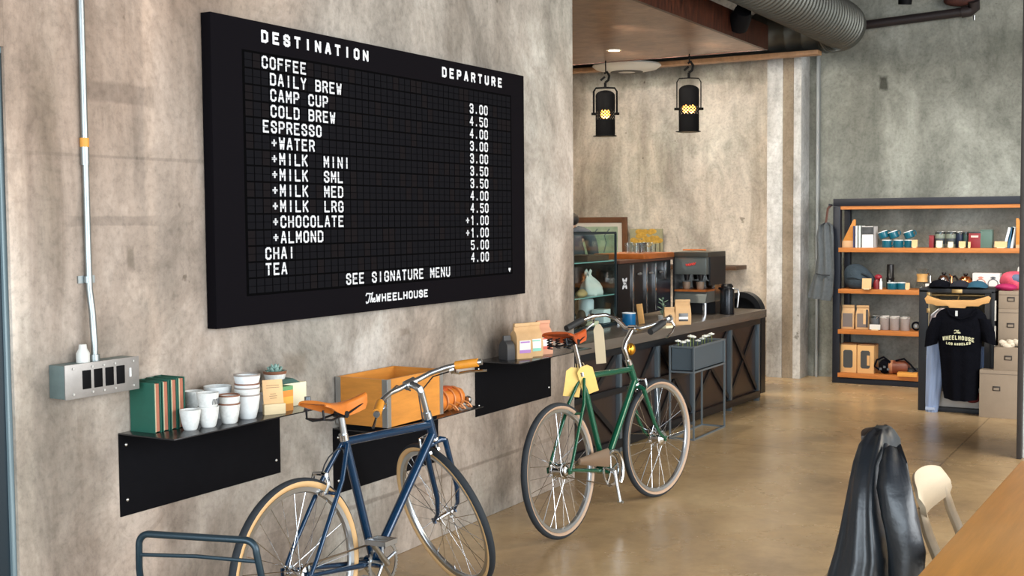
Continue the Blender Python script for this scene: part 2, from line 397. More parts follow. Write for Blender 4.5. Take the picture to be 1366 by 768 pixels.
# ------------------------------------------------------------------ room
YC = 6.478                                  # where the long wall ends
g = G(); g.bx(-0.28, 0, 2.527, YC, 0, 4.0); struct('wall_left', g, m_wall, bevel=0.006)
g = G(); g.bx(-0.28, 0, -4.2, 2.527, 2.125, 4.0); struct('wall_left_lintel', g, m_wall)
g = G(); g.bx(-0.28, 0, -4.2, 1.2, 0, 2.125); struct('wall_left_near', g, m_wall)
g = G(); g.bx(-3.3, -0.45, 11.74, 12.0, 0, 4.0); struct('wall_back', g, m_back)
g = G(); g.bx(-0.455, -0.30, 11.62, 12.0, 0, 4.0); struct('wall_back_pilaster', g, m_white, bevel=0.004)
g = G(); g.bx(-0.30, -0.19, 11.63, 12.0, 0, 4.0); struct('wall_back_band', g, m_brown)
g = G(); g.bx(-0.19, -0.115, 11.62, 12.0, 0, 4.0); struct('wall_back_edge', g, m_white, bevel=0.004)
g = G(); g.bx(-0.115, 2.9, 11.90, 12.2, 0, 4.0); struct('wall_right_back', g, m_right)
g = G(); g.bx(-0.03, -0.005, 11.84, 11.90, 0, 4.0); struct('trim_1', g, M('grey_cover_strip', S(150, 154, 154), 0.5), bevel=0.003)
g = G(); g.bx(2.9, 8.0, 11.90, 12.2, 0, 4.0); struct('wall_far', g, m_right)
g = G(); g.bx(-3.5, -3.3, 6.0, 12.0, 0, 4.0); struct('wall_bar_side_light_stop', g, m_back)  # unseen wall, added to keep world light off the bar wall
g = G(); g.bx(-3.3, -0.28, 6.0, 6.2, 0, 4.0); struct('wall_bar_near_light_stop', g, m_back)  # also unseen, added to close the bar nook against leaking light
g = G(); g.bx(-3.5, 8.0, -4.2, 12.2, 4.0, 4.15); struct('ceiling', g, M('ceiling_boards', S(66, 44, 30), 0.7, 0, 0.3, 4, (1, 14, 1)))
for k, yy in enumerate((7.1, 7.75, 8.4, 9.05, 9.7, 10.35, 11.0)):
    g = G(); g.bx(-3.2, 1.2, yy - 0.06, yy + 0.06, 3.72, 4.0)
    struct('ceiling_beam', g, M('ceiling_beam_wood', S(120, 68, 30), 0.6, 0, 0.2, 5, (0.4, 6, 6)) if k % 2 else M('ceiling_beam_dark', S(38, 30, 28), 0.7, 0, 0.2, 5, (0.4, 6, 6)), bevel=0.005)
# copper clad soffit above the bar
copper = bpy.data.materials.new('copper_sheet'); copper.use_nodes = True
nt = copper.node_tree; N = nt.nodes; L = nt.links; b = N['Principled BSDF']
tc = N.new('ShaderNodeTexCoord')
base = _r(_n(7, 8, 0.7, 0.6), [(0.32, S(92, 66, 50)), (0.5, S(126, 93, 71)), (0.68, S(148, 114, 90))])
L.new(base, b.inputs['Base Color']); b.inputs['Metallic'].default_value = 0.25; b.inputs['Roughness'].default_value = 0.34
bp = N.new('ShaderNodeBump'); bp.inputs['Strength'].default_value = 0.12; bp.inputs['Distance'].default_value = 0.02
L.new(_n(16, 5, 0.6), bp.inputs['Height']); L.new(bp.outputs[0], b.inputs['Normal'])
fascia = M('burnt_copper', S(64, 31, 18), 0.45, 0.3, 0.85, 14, (0.3, 2.4, 0.45))
sof = thing('ceiling_soffit', 'copper clad dropped soffit above the bar', 'soffit'); sof['kind'] = 'structure'
g = G(); g.bx(-3.25, 0.035, 6.55, 10.05, 3.0, 3.03); obj('underside', g, copper, sof)
g = G(); g.bx(0.02, 0.05, 6.55, 10.06, 2.995, 3.20); obj('fascia', g, fascia, sof)
g = G(); g.bx(-3.25, 0.035, 10.045, 10.065, 2.995, 3.20); obj('fascia', g, fascia, sof)
# column at the right edge of the photo
g = G(); g.bx(2.285, 2.72, 8.40, 8.85, 0, 4.0); struct('column', g, m_white, bevel=0.01)
g = G(); g.bx(2.255, 2.285, 8.36, 8.50, 0, 4.0); struct('trim_2', g, M('column_steel_edge', S(58, 54, 52), 0.5, 0.4, 0.2, 10), bevel=0.003)
# doorway at the left edge
d1 = thing('door_1', 'dark doorway at the left edge of the concrete wall', 'door'); d1['kind'] = 'structure'
frm = M('teal_grey_door_frame', S(112, 130, 136), 0.45, 0.2)
g = G(); g.bx(-0.10, -0.012, 2.509, 2.527, 0, 2.107); g.bx(-0.10, -0.012, 1.2, 2.527, 2.107, 2.125); obj('door_frame', g, frm, d1, bevel=0.002)
g = G(); g.bx(-0.07, -0.022, 1.2, 2.509, 0.0, 2.107); obj('door_leaf', g, M('dark_teal_door', S(14, 34, 44), 0.45), d1)

# ------------------------------------------------------------------ menu board
t = thing('menu_board', 'black departure board menu with white flap letters on the concrete wall', 'sign', (0, 3.388, 1.171))
W_, H_ = 2.397, 1.183
g = G(); g.bx(0.002, 0.05, 0, W_, 0, H_); obj('panel', g, board_black, t, bevel=0.003)
GX, GZ1, PC, PR = 0.177, 2.230 - 1.171, 0.047, 0.0626
g = G()
for r_ in range(15):
    for c_ in range(44):
        g.mi = 1 if random.random() < 0.16 else 0
        u, v = GX + c_ * PC, GZ1 - r_ * PR
        g.bx(0.0502, 0.0515, u + 0.003, u + PC - 0.003, v - PR + 0.004, v - 0.003)
obj('flap_tile_pattern', g, [tile_a, tile_b], t, smooth=False)
g = G(); g.bx(0.0495, 0.0504, GX - 0.01, GX + 44 * PC + 0.01, GZ1 - 15 * PR - 0.006, GZ1 + 0.006)
for r_ in range(15):
    v = GZ1 - r_ * PR - PR / 2
    g.bx(0.0525, 0.0534, GX, GX + 44 * PC, v - 0.0010, v + 0.0010)
obj('flap_hinge_line', g, tile_gap, t, smooth=False)
rows = ['COFFEE', ' DAILY BREW', ' CAMP CUP', ' COLD BREW', 'ESPRESSO', ' +WATER', ' +MILK  MINI', ' +MILK  SML', ' +MILK  MED', ' +MILK  LRG', ' +CHOCOLATE', ' +ALMOND', 'CHAI', 'TEA', None]
prices = [None, '3.00', '4.50', '4.00', '3.00', '3.00', '3.50', '3.50', '4.00', '4.50', '+1.00', '+1.00', '5.00', '4.00', None]
def on_board(u0, v0, d0=0.0516):
    return lambda u, v, d: Vector((d0 + d, u0 + u, v0 + v))
for k in range(15):
    v = GZ1 - k * PR - PR + 0.007
    items = []
    if rows[k]: items.append((rows[k], 2))
    if k == 14: items.append(('SEE SIGNATURE MENU', 13))
    if prices[k]: items.append((prices[k], 35 - (prices[k][0] == '+')))
    for s_, c_ in items:
        g = G(); word(g, s_, on_board(GX + c_ * PC + 0.006, v), PC, 0.035, 0.0495, 0.0080)
        obj('lettering', g, white_ink, t, smooth=False)
for s_, u, z, p, w_, h_, tk in (('DESTINATION', 0.279, 2.275, 0.0662, 0.040, 0.049, 0.0115), ('DEPARTURE', 1.579, 2.268, 0.0672, 0.040, 0.050, 0.0115), ('WHEELHOUSE', 1.013, 1.209, 0.0428, 0.033, 0.037, 0.0078)):
    g = G(); word(g, s_, on_board(u, z - 1.171, 0.0500), p, w_, h_, tk); obj('lettering', g, white_ink, t, smooth=False)
g = G(); strokes(g, SCRIPT_THE, on_board(0.935, 1.206 - 1.171, 0.05), 0.078, 0.050, 0.0055, 0, 0.001); obj('script_lettering', g, white_ink, t, smooth=False)
g = G(); u, v = GX + 43 * PC + 0.022, GZ1 - 14 * PR - 0.046
g.prism([(0, -0.012), (0.011, 0.002), (0.011, 0.008), (0.006, 0.012), (0, 0.007), (-0.006, 0.012), (-0.011, 0.008), (-0.011, 0.002)], 'x', 0.0516, 0.053, (0, u, v)); obj('heart_mark', g, white_ink, t, smooth=False)

# ------------------------------------------------------------------ electrics on the wall
bx_ = M('socket_box_steel', S(150, 146, 142), 0.42, 0.55, 0.12, 14)
t = thing('socket_box', 'grey steel four outlet socket box on the concrete wall', 'socket box', (0, 2.66, 1.002))
g = G(); g.bx(0.0, 0.075, 0, 0.31, 0, 0.11); obj('body', g, M('socket_box_side', S(120, 138, 138), 0.45, 0.6, 0.15, 10), t, bevel=0.004)
g = G(); g.bx(0.075, 0.080, -0.002, 0.312, -0.002, 0.112); obj('face_plate', g, bx_, t, bevel=0.002)
for k in range(4):
    g = G(); u = 0.085 + k * 0.048; g.bx(0.079, 0.0825, u - 0.0175, u + 0.0175, 0.026, 0.088)
    s_ = obj('outlet', g, M('socket_black', S(10, 10, 12), 0.6, spec=0.08), t, bevel=0.002)
g = G()
for u in (0.03, 0.109, 0.157, 0.205, 0.285):
    for z in (0.014, 0.098): g.cyl((0.079, u, z), (0.083, u, z), 0.004, seg=8)
obj('screw_row', g, screw, t)
g = G(); g.bx(0.0802, 0.0812, 0.268, 0.276, 0.045, 0.075); obj('white_sticker', g, white, t)
t = thing('conduit', 'galvanised conduit pipe running down the wall to the socket box', 'conduit', (0, 2.82, 1.112))
g = G(); g.tube([(0.045, -0.01, 0.0), (0.045, -0.008, 0.05), (0.035, -0.005, 0.16), (0.018, 0.0, 0.24), (0.014, 0.002, 0.34), (0.014, 0.0, 1.5), (0.014, 0.0, 2.88)], 0.0115, 12); obj('pipe', g, galv, t)
g = G(); g.cyl((0.014, 0, 0.655), (0.014, 0, 0.735), 0.0145, seg=12); obj('coupling', g, galv, t)
g = G(); g.cyl((0.014, 0, 0.715), (0.014, 0, 0.745), 0.0149, seg=12); part_label(obj('sticker', g, M('orange_sticker', S(214, 150, 60), 0.6), t), 'orange sticker')
g = G(); g.cyl((0.045, -0.01, -0.001), (0.045, -0.01, 0.022), 0.018, seg=12); obj('connector', g, galv, t)
g = G(); g.bx(0.0, 0.006, -0.035, 0.035, 0.26, 0.285); g.cyl((0.014, 0, 0.262), (0.014, 0, 0.283), 0.0138, seg=12); obj('strap', g, galv, t)
tag(obj('wall_plug', G().lathe([(0.0, 0), (0.022, 0.0), (0.022, 0.03), (0.014, 0.045), (0.012, 0.06), (0.0, 0.06)], (0.042, 2.765, 1.112), 14), M('white_plastic', S(206, 206, 200), 0.5)), 'small white plastic plug standing on top of the socket box', 'plug')

# ------------------------------------------------------------------ wall shelves
def wall_shelf(label, y0, y1, zt, hp, drop=0.0):
    t = thing('wall_shelf', label, 'shelf', (0, y0, zt), 0, 'folded black steel wall shelves'); ln = y1 - y0
    g = G(); g.bx(0.0, 0.268, 0, ln, -0.005, 0); obj('shelf_top', g, M('shelf_top_steel', S(58, 58, 60), 0.2, 0.6), t, bevel=0.001)
    g = G(); g.bx(0.0, 0.005, 0, ln, -hp, -0.005); obj('back_plate', g, black, t)
    for u in (0.032, ln - 0.025):
        for z in (-0.045, -hp + 0.055):
            obj('screw', G().lathe([(0.0, 0.009), (0.004, 0.008), (0.0065, 0.005)], (0, u, z), 10, 'x'), screw, t)
    return t
ZA, ZB, ZCC = 0.843, 0.676, 0.844
wall_shelf('black steel wall shelf holding green books and white cups', 2.943, 3.787, ZA, 0.295)
wall_shelf('low black steel wall shelf holding the wooden crate', 4.137, 4.967, ZB, 0.292)
wall_shelf('black steel wall shelf holding bags of coffee, nearest the bar', 5.327, 6.165, ZCC, 0.293)

# green books
green_cover = M('green_book_cloth', S(22, 84, 68), 0.6, 0, 0.08, 30); edge_red = M('red_page_edge', S(170, 104, 80), 0.7, 0, 0.1, 60, (1, 8, 1)); spine_c = M('book_cream_edge', S(196, 184, 150), 0.7)
bl = ['green cloth book standing at the left end of the wall shelf', 'second green book from the left end of the wall shelf', 'third green book from the left end of the wall shelf', 'fourth green book, standing next to the white cups']
for k in range(4):
    y = 2.995 + k * 0.039; h_ = 0.176 + 0.002 * k
    t = thing('book', bl[k], 'book', (0.006, y, ZA), -0.03 * (k == 3), 'green books')
    g = G(); g.bx(0, 0.118, 0, 0.004, 0, h_); g.bx(0, 0.118, 0.029, 0.033, 0, h_); g.bx(0, 0.005, 0, 0.033, 0, h_); obj('cover', g, green_cover, t, bevel=0.001)
    g = G(); g.bx(0.005, 0.112, 0.012, 0.029, 0.004, h_ - 0.005); obj('page_block', g, edge_red, t)
    g = G(); g.bx(0.005, 0.114, 0.004, 0.012, 0.003, h_ - 0.004); obj('end_paper', g, spine_c, t)

# ceramic cups
def cup_prof(h, rb, rt, th=0.003):
    return [(0, 0), (rb * 0.85, 0), (rb, 0.004), (rb + (rt - rb) * 0.55, h * 0.4), (rt - 0.0005, h * 0.85), (rt, h), (rt - th, h), (rt - th - 0.001, h * 0.8), (rb + (rt - rb) * 0.5 - th, h * 0.4), (rb - th, 0.008), (0, 0.008)]
def cup(x, y, z, h, rb, rt, label, mat=white, rim=None, group='white ceramic cups', cat='cup', deco=None):
    t = thing('ceramic_cup' if cat == 'cup' else 'ceramic_bowl', label, cat, (x, y, z), 0, group)
    obj('body', G().lathe(cup_prof(h, rb, rt), seg=28), mat, t)
    if rim: obj('rim', G().lathe([(rt + 0.0006, h - 0.005), (rt + 0.0008, h + 0.0006), (rt - 0.0036, h + 0.0006), (rt - 0.0034, h - 0.005)], seg=28, closed=True), rim, t)
    if deco:
        g = G()
        for k in range(7):
            a = 0.2 - 1.5 + k * 0.16; r0 = rb + (rt - rb) * 0.8 + 0.0025
            a += 0.9
            g.tube([(r0 * cos(a), r0 * sin(a), h * 0.45), (r0 * cos(a + .05), r0 * sin(a + .05), h * 0.6), (r0 * cos(a + .12), r0 * sin(a + .12), h * 0.72)], 0.0012, 5)
        obj('painted_mark', g, M('grey_brush_mark', S(90, 92, 96), 0.6), t)
    return t
cup(0.177, 3.111, ZA, 0.072, 0.024, 0.037, 'short speckled white cup nearest the green books', speck)
cup(0.190, 3.186, ZA, 0.074, 0.027, 0.039, 'plain white cup carrying a second brushed cup', speck, group='cup stacks')
cup(0.190, 3.186, ZA + 0.050, 0.074, 0.027, 0.039, 'white cup with grey brush strokes, top of its stack of two', speck, deco=1, group='cup stacks')
cup(0.200, 3.284, ZA, 0.074, 0.028, 0.039, 'speckled cup with a brown rim, bottom of its pair', speck, rim_brown, group='cup stacks')
cup(0.200, 3.284, ZA + 0.030, 0.074, 0.028, 0.039, 'speckled cup with a brown rim, top of its pair', speck, rim_brown, group='cup stacks')
rim_grey = M('grey_glaze_rim', S(150, 140, 132), 0.4)
cup(0.190, 3.392, ZA, 0.092, 0.032, 0.0465, 'tall white cup at the bottom of the tallest stack', white, rim_grey, group='tall cup stack')
cup(0.190, 3.392, ZA + 0.030, 0.088, 0.028, 0.0475, 'white cup second from the bottom of the tallest stack', speck, rim_grey, group='tall cup stack')
cup(0.190, 3.392, ZA + 0.050, 0.083, 0.026, 0.0465, 'white cup third from the bottom of the tallest stack', white, rim_brown, group='tall cup stack')
cup(0.190, 3.392, ZA + 0.086, 0.080, 0.028, 0.0485, 'white cup on top of the tallest stack', white, rim_grey, group='tall cup stack')
p = at(259, 545, 'x', 0.085)
cup(0.085, p.y, ZA, 0.072, 0.024, 0.036, 'white cup in the back row behind the short speckled cup, carrying another', speck, group='back row cups')
cup(0.085, p.y, ZA + 0.046, 0.072, 0.024, 0.036, 'white cup with grey brush strokes on top of the back row cup', speck, deco=1, group='back row cups')
p = at(291, 545, 'x', 0.080)
cup(0.080, p.y, ZA, 0.070, 0.030, 0.052, 'wide white bowl in the back row, bottom of two', white, group='back row bowls', cat='bowl')
cup(0.080, p.y, ZA + 0.050, 0.070, 0.030, 0.052, 'wide white bowl in the back row, top of two', white, group='back row bowls', cat='bowl')
p = at(349, 545, 'x', 0.120)
cup(0.120, p.y, ZA, 0.068, 0.028, 0.040, 'white cup half hidden behind the upright price card', white)
# succulent
p = at(367, 515, 'x', 0.075)
t = thing('succulent_plant', 'small succulent in a speckled pot raised on a block behind the price card', 'plant', (0.075, p.y, ZA))
obj('block', G().bx(-0.04, 0.04, -0.04, 0.04, 0, 0.075), wood_pale, t, bevel=0.002)
obj('pot', G().lathe([(0, 0.075), (0.028, 0.075), (0.040, 0.112), (0.046, 0.138), (0.042, 0.138), (0.036, 0.126), (0, 0.126)], seg=24), speck, t)
obj('pot_rim', G().lathe([(0.0455, 0.128), (0.0475, 0.140), (0.0405, 0.140), (0.041, 0.130)], seg=24, closed=True), rim_brown, t)
succ = M('succulent_leaf', S(128, 160, 150), 0.6, 0, 0.15, 30)
g = G()
for ring, (n, r_, z, tl) in enumerate(((8, 0.030, 0.132, 0.5), (7, 0.020, 0.142, 0.9), (5, 0.010, 0.150, 1.25))):
    for k in range(n):
        a = 2 * pi * k / n + ring * 0.4
        m = Matrix.Rotation(a, 3, 'Z') @ Matrix.Rotation(-tl, 3, 'Y')
        g.ball((r_ * cos(a), r_ * sin(a), z), (0.018, 0.009, 0.005), 8, 6, m)
obj('rosette', g, succ, t)
# price card on wooden block
p = at(368, 552, 'z', ZA)
t = thing('price_card', 'tan price card leaning in a pale wooden block on the cup shelf', 'card', (0.212, 3.515, ZA), -0.55)
obj('holder', G().bx(-0.012, 0.012, -0.042, 0.042, 0, 0.040), wood_pale, t, bevel=0.002)
mm = Matrix.Rotation(-0.16, 4, 'Y')
obj('card', G().box((-0.012, 0, 0.078), (0.003, 0.078, 0.104), mat=mm), kraft_card, t)
g = G()
for k, (zz, wd) in enumerate(((0.108, 0.05), (0.100, 0.052), (0.076, 0.022), (0.068, 0.03), (0.060, 0.026))): g.box((-0.0102 - (zz - .078) * 0.16, 0, zz), (0.0008, wd, 0.0022), mat=mm)
obj('printed_line', g, M('grey_print', S(150, 118, 84), 0.7), t)
# colour boxes
t = thing('card_box', 'small carton in orange, yellow and green bands beside the price card', 'box', (0.175, 3.60, ZA), -0.15)
for z0, z1, c in ((0, 0.028, S(196, 128, 44)), (0.028, 0.056, S(234, 174, 66)), (0.056, 0.080, S(236, 140, 50)), (0.080, 0.096, S(96, 150, 96))):
    obj('band', G().bx(-0.035, 0.035, -0.03, 0.03, z0, z1), M('carton_%d' % int(z0 * 1000), c, 0.5), t)
t = thing('cream_carton', 'flat cream carton with a dark green lid behind the orange carton', 'box', (0.105, 3.70, ZA), -0.2)
obj('body', G().bx(-0.04, 0.04, -0.08, 0.08, 0, 0.092), cream, t, bevel=0.002)
obj('lid', G().loft([[(-0.041, -0.08, 0.092), (0.041, -0.08, 0.092), (0.041, 0.05, 0.092), (-0.041, 0.05, 0.092)], [(-0.03, -0.07, 0.104), (0.03, -0.07, 0.104), (0.03, 0.02, 0.110), (-0.03, 0.02, 0.110)]]), M('dark_green_card', S(60, 92, 84), 0.6), t)
t = thing('glass_jar', 'tiny glass jar with a grey lid at the right end of the cup shelf', 'jar', (0.235, 3.685, ZA))
obj('body', G().lathe([(0, 0), (0.013, 0), (0.014, 0.004), (0.014, 0.030), (0.012, 0.034)], seg=16), M('smoky_glass', S(120, 112, 118), 0.15), t)
obj('lid', G().lathe([(0, 0.046), (0.0125, 0.046), (0.0128, 0.034), (0, 0.034)], seg=16), steel, t)

# ------------------------------------------------------------------ crate and leather roll on the low shelf
t = thing('wooden_crate', 'orange plywood crate with metal corner strips on the low wall shelf', 'crate', (0.145, 4.37, ZB + 0.02), 0.0)
cx, cy, ch, th = 0.135, 0.215, 0.205, 0.012
obj('side_panel', G().bx(cx - th, cx, -cy, cy, 0, ch), wood_orange, t)
obj('side_panel', G().bx(-cx, -cx + th, -cy, cy, 0, ch), wood_orange, t)
obj('end_panel', G().bx(-cx + th, cx - th, -cy, -cy + th, 0, ch), wood_orange, t)
obj('end_panel', G().bx(-cx + th, cx - th, cy - th, cy, 0, ch), wood_orange, t)
obj('base_panel', G().bx(-cx + th, cx - th, -cy + th, cy - th, 0, th), wood_orange, t)
for sx in (-1, 1):
    for sy in (-1, 1):
        g = G(); X, Y = sx * (cx + 0.0015), sy * (cy + 0.0015)
        g.bx(X - 0.0015, X + 0.0015, Y, Y - sy * 0.026, 0, ch); g.bx(X, X - sx * 0.026, Y - 0.0015, Y + 0.0015, 0, ch)
        obj('corner_strip', g, alu, t)
obj('skid', G().bx(-0.11, 0.11, -0.205, -0.175, -0.02, 0), black, t); obj('skid', G().bx(-0.11, 0.11, 0.175, 0.205, -0.02, 0), black, t)
tag(obj('floor_tray', G().bx(0.02, 0.26, 4.20, 4.54, ZB, ZB + 0.006), black), 'flat black tray lying under the plywood crate', 'tray')
t = thing('leather_roll', 'orange tan leather tool roll with straps at the right end of the low shelf', 'tool roll', (0.165, 4.79, ZB))
def blob(rings, seg=18):
    g = G(); g.loft(rings); return g
R = []
for k in range(13):
    u = -0.125 + 0.25 * k / 12; r_ = 0.050 * (0.85 + 0.15 * sin(pi * k / 12)) * (1 if 0 < k < 12 else 0.72)
    R.append([(r_ * cos(a) * (1 + .06 * sin(3 * a + k)), u, 0.050 + r_ * sin(a) * (1 + .05 * cos(4 * a + k * .7))) for a in [2 * pi * j / 22 for j in range(22)]])
obj('roll', blob(R), tan_leather, t)
R = [[(r_ * cos(a) * 0.8 - 0.01, u, 0.098 + r_ * sin(a) * 0.55) for a in [2 * pi * j / 14 for j in range(14)]] for u, r_ in ((-0.11, 0.012), (-0.09, 0.034), (-0.03, 0.036), (0.03, 0.028), (0.07, 0.012))]
obj('folded_flap', blob(R), rust_leather, t)
for u in (-0.06, 0.0, 0.06):
    g = G(); g.tube([(0.053 * cos(a) + 0.001, u, 0.0515 + 0.053 * sin(a)) for a in [2 * pi * j / 20 for j in range(20)]], 0.0045, 6, True); obj('strap', g, M('strap_leather', S(216, 142, 84), 0.5), t)
    g = G(); g.tube([(0.05, u, 0.045), (0.085, u + 0.006, 0.032), (0.095, u + 0.02, 0.012), (0.075, u + 0.03, 0.008), (0.06, u + .028, .02)], 0.004, 6); obj('strap_end', g, M('strap_leather', S(216, 142, 84), 0.5), t)
obj('buckle', G().lathe([(0, -0.012), (0.018, -0.012), (0.022, 0), (0.018, 0.012), (0, 0.012)], (0.03, 0.148, 0.03), 12, 'y'), alu, t)
t = thing('leather_pouch', 'dark red round leather pouch between the crate and the leather roll', 'pouch', (0.085, 4.635, ZB))
obj('body', G().ball((0, 0, 0.075), (0.04, 0.035, 0.075)), M('oxblood_leather', S(128, 44, 26), 0.45, 0, 0.15, 20), t)
obj('flap', G().ball((0, 0, 0.150), (0.03, 0.028, 0.030)), M('red_leather', S(168, 60, 40), 0.45), t)

# ------------------------------------------------------------------ coffee bags on the third shelf
def coffee_bag(name, label, loc, rz, wdt, dep, h, mat, lab=None, lab2=None, group=None, fold=True, dark=None):
    t = thing(name, label, 'coffee bag', loc, rz, group)
    R = []
    for z, sx, sy in ((0, 1, 1), (0.004, 1.03, 1.03), (h * 0.35, 1.04, 1.05), (h * 0.62, 1.0, 0.95), (h * 0.74, 0.98, 0.6), (h * 0.80, 0.97, 0.22), (h, 0.96, 0.10)):
        a, b_ = wdt / 2 * sx, dep / 2 * sy
        R.append([(b_, -a, z), (b_ * 1.06, 0, z), (b_, a, z), (0, a * 1.01, z), (-b_, a, z), (-b_ * 1.06, 0, z), (-b_, -a, z), (0, -a * 1.01, z)])
    obj('bag', G().loft(R), mat, t, ang=50)
    if fold: obj('folded_top', G().box((dep * 0.10, 0, h * 0.955), (0.014, wdt * 0.99, h * 0.10)), mat, t, bevel=0.003)
    if lab:
        X = dep / 2 * 1.075
        obj('label_panel', G().bx(X, X + 0.0015, -wdt * 0.36, wdt * 0.36, h * 0.16, h * 0.52), M('label_white', S(232, 230, 226), 0.5), t)
        obj('label_stripe', G().bx(X + 0.0015, X + 0.002, -wdt * 0.36, wdt * 0.36, h * 0.16, h * 0.25), lab, t)
        obj('label_text', G().bx(X + 0.0015, X + 0.002, -wdt * 0.3, wdt * 0.3, h * 0.45, h * 0.49), lab2 or lab, t)
    return t
purple = M('purple_label', S(176, 126, 196), 0.5); mint = M('mint_label', S(134, 204, 184), 0.5); red_l = M('red_label', S(206, 88, 66), 0.5)
coffee_bag('coffee_bag', 'small dark coffee bag at the left end of the bag shelf', (0.115, 5.462, ZCC), -0.35, 0.050, 0.07, 0.125, M('dark_foil', S(58, 58, 60), 0.5), group='coffee bags', fold=False)
coffee_bag('coffee_bag', 'kraft coffee bag with a purple striped label', (0.150, 5.552, ZCC), -0.45, 0.098, 0.07, 0.185, kraft, purple, group='coffee bags')
coffee_bag('coffee_bag', 'kraft coffee bag with a mint striped label', (0.155, 5.664, ZCC), -0.45, 0.092, 0.07, 0.182, kraft, mint, group='coffee bags')
coffee_bag('coffee_bag', 'kraft coffee bag with a red and white label beside the green bicycle saddle', (0.155, 5.785, ZCC), -0.5, 0.085, 0.07, 0.182, M('pinkish_kraft', S(206, 150, 120), 0.7), red_l, red_l, group='coffee bags')

# ------------------------------------------------------------------ bicycles
RW = 0.336
def steer_matrix(ht, hb, s):
    ax = Vector((0, ht[0] - hb[0], ht[1] - hb[1])).normalized()
    T = Matrix.Translation((0, hb[0], hb[1]))
    return T @ Matrix.Rotation(s, 4, ax) @ T.inverted()
def make_wheel(root, hub_pos, steer, gum, hubkind, ta=1.25):
    """wheel part = the rim; tyre, sidewall, hub and spokes are its sub-parts; built about its own axle"""
    prof = [(0.283, -0.004), (0.287, -0.0095), (0.303, -0.0115), (0.303, 0.0115), (0.287, 0.0095), (0.283, 0.004)]
    wh = obj('wheel', G().lathe(prof, seg=72, axis='x', closed=True), alu, root)
    wh.matrix_local = steer @ Matrix.Translation((0, hub_pos[0], hub_pos[1]))
    rc, rm = 0.3185, 0.0172
    def tor(a0, a1, n):
        return [(rc + rm * cos(a0 + (a1 - a0) * k / n), rm * sin(a0 + (a1 - a0) * k / n)) for k in range(n + 1)]
    def shell(a0, a1, d=0.002):
        o_ = tor(a0, a1, 8); return o_ + [(rc + (r_ - rc) * 0.86, h * 0.86) for r_, h in reversed(o_)]
    obj('tyre', G().lathe(shell(-ta, ta), seg=72, axis='x', closed=True), rubber, wh)
    for sgn in (1, -1):
        obj('sidewall', G().lathe([(r_, h * sgn) for r_, h in shell(ta, 2.65)], seg=72, axis='x', closed=True), gum, wh)
    if hubkind == 'plain': hp = [(0, -0.056), (0.005, -0.056), (0.005, -0.042), (0.011, -0.041), (0.011, -0.034), (0.019, -0.032), (0.019, -0.028), (0.009, -0.024), (0.009, 0.024), (0.019, 0.028), (0.019, 0.032), (0.011, 0.034), (0.011, 0.041), (0.005, 0.042), (0.005, 0.056), (0, 0.056)]; fr = 0.017
    elif hubkind == 'cog': hp = [(0, -0.066), (0.006, -0.066), (0.006, -0.050), (0.018, -0.048), (0.026, -0.036), (0.026, -0.030), (0.014, -0.026), (0.014, 0.020), (0.026, 0.024), (0.026, 0.030), (0.020, 0.032), (0.034, 0.036), (0.034, 0.040), (0.020, 0.046), (0.006, 0.050), (0.006, 0.066), (0, 0.066)]; fr = 0.022
    else: hp = [(0, -0.064), (0.006, -0.064), (0.006, -0.050), (0.022, -0.048), (0.040, -0.034), (0.042, -0.030), (0.033, -0.026), (0.033, 0.022), (0.042, 0.026), (0.042, 0.031), (0.028, 0.036), (0.020, 0.046), (0.006, 0.050), (0.006, 0.064), (0, 0.064)]; fr = 0.037
    obj('hub', G().lathe(hp, seg=24, axis='x'), chrome, wh)
    n = 28
    for k in range(n):
        side = 1 if k % 2 else -1
        cr = 1 if (k // 2) % 2 else -1
        a = 2 * pi * k / n; b_ = a + cr * (0.75 if hubkind != 'drum' else 0.6)
        g = G(); g.cyl((side * 0.027, fr * cos(b_), fr * sin(b_)), (side * 0.002, 0.285 * cos(a), 0.285 * sin(a)), 0.0014, seg=5)
        obj('spoke', g, chrome, wh)
    return wh
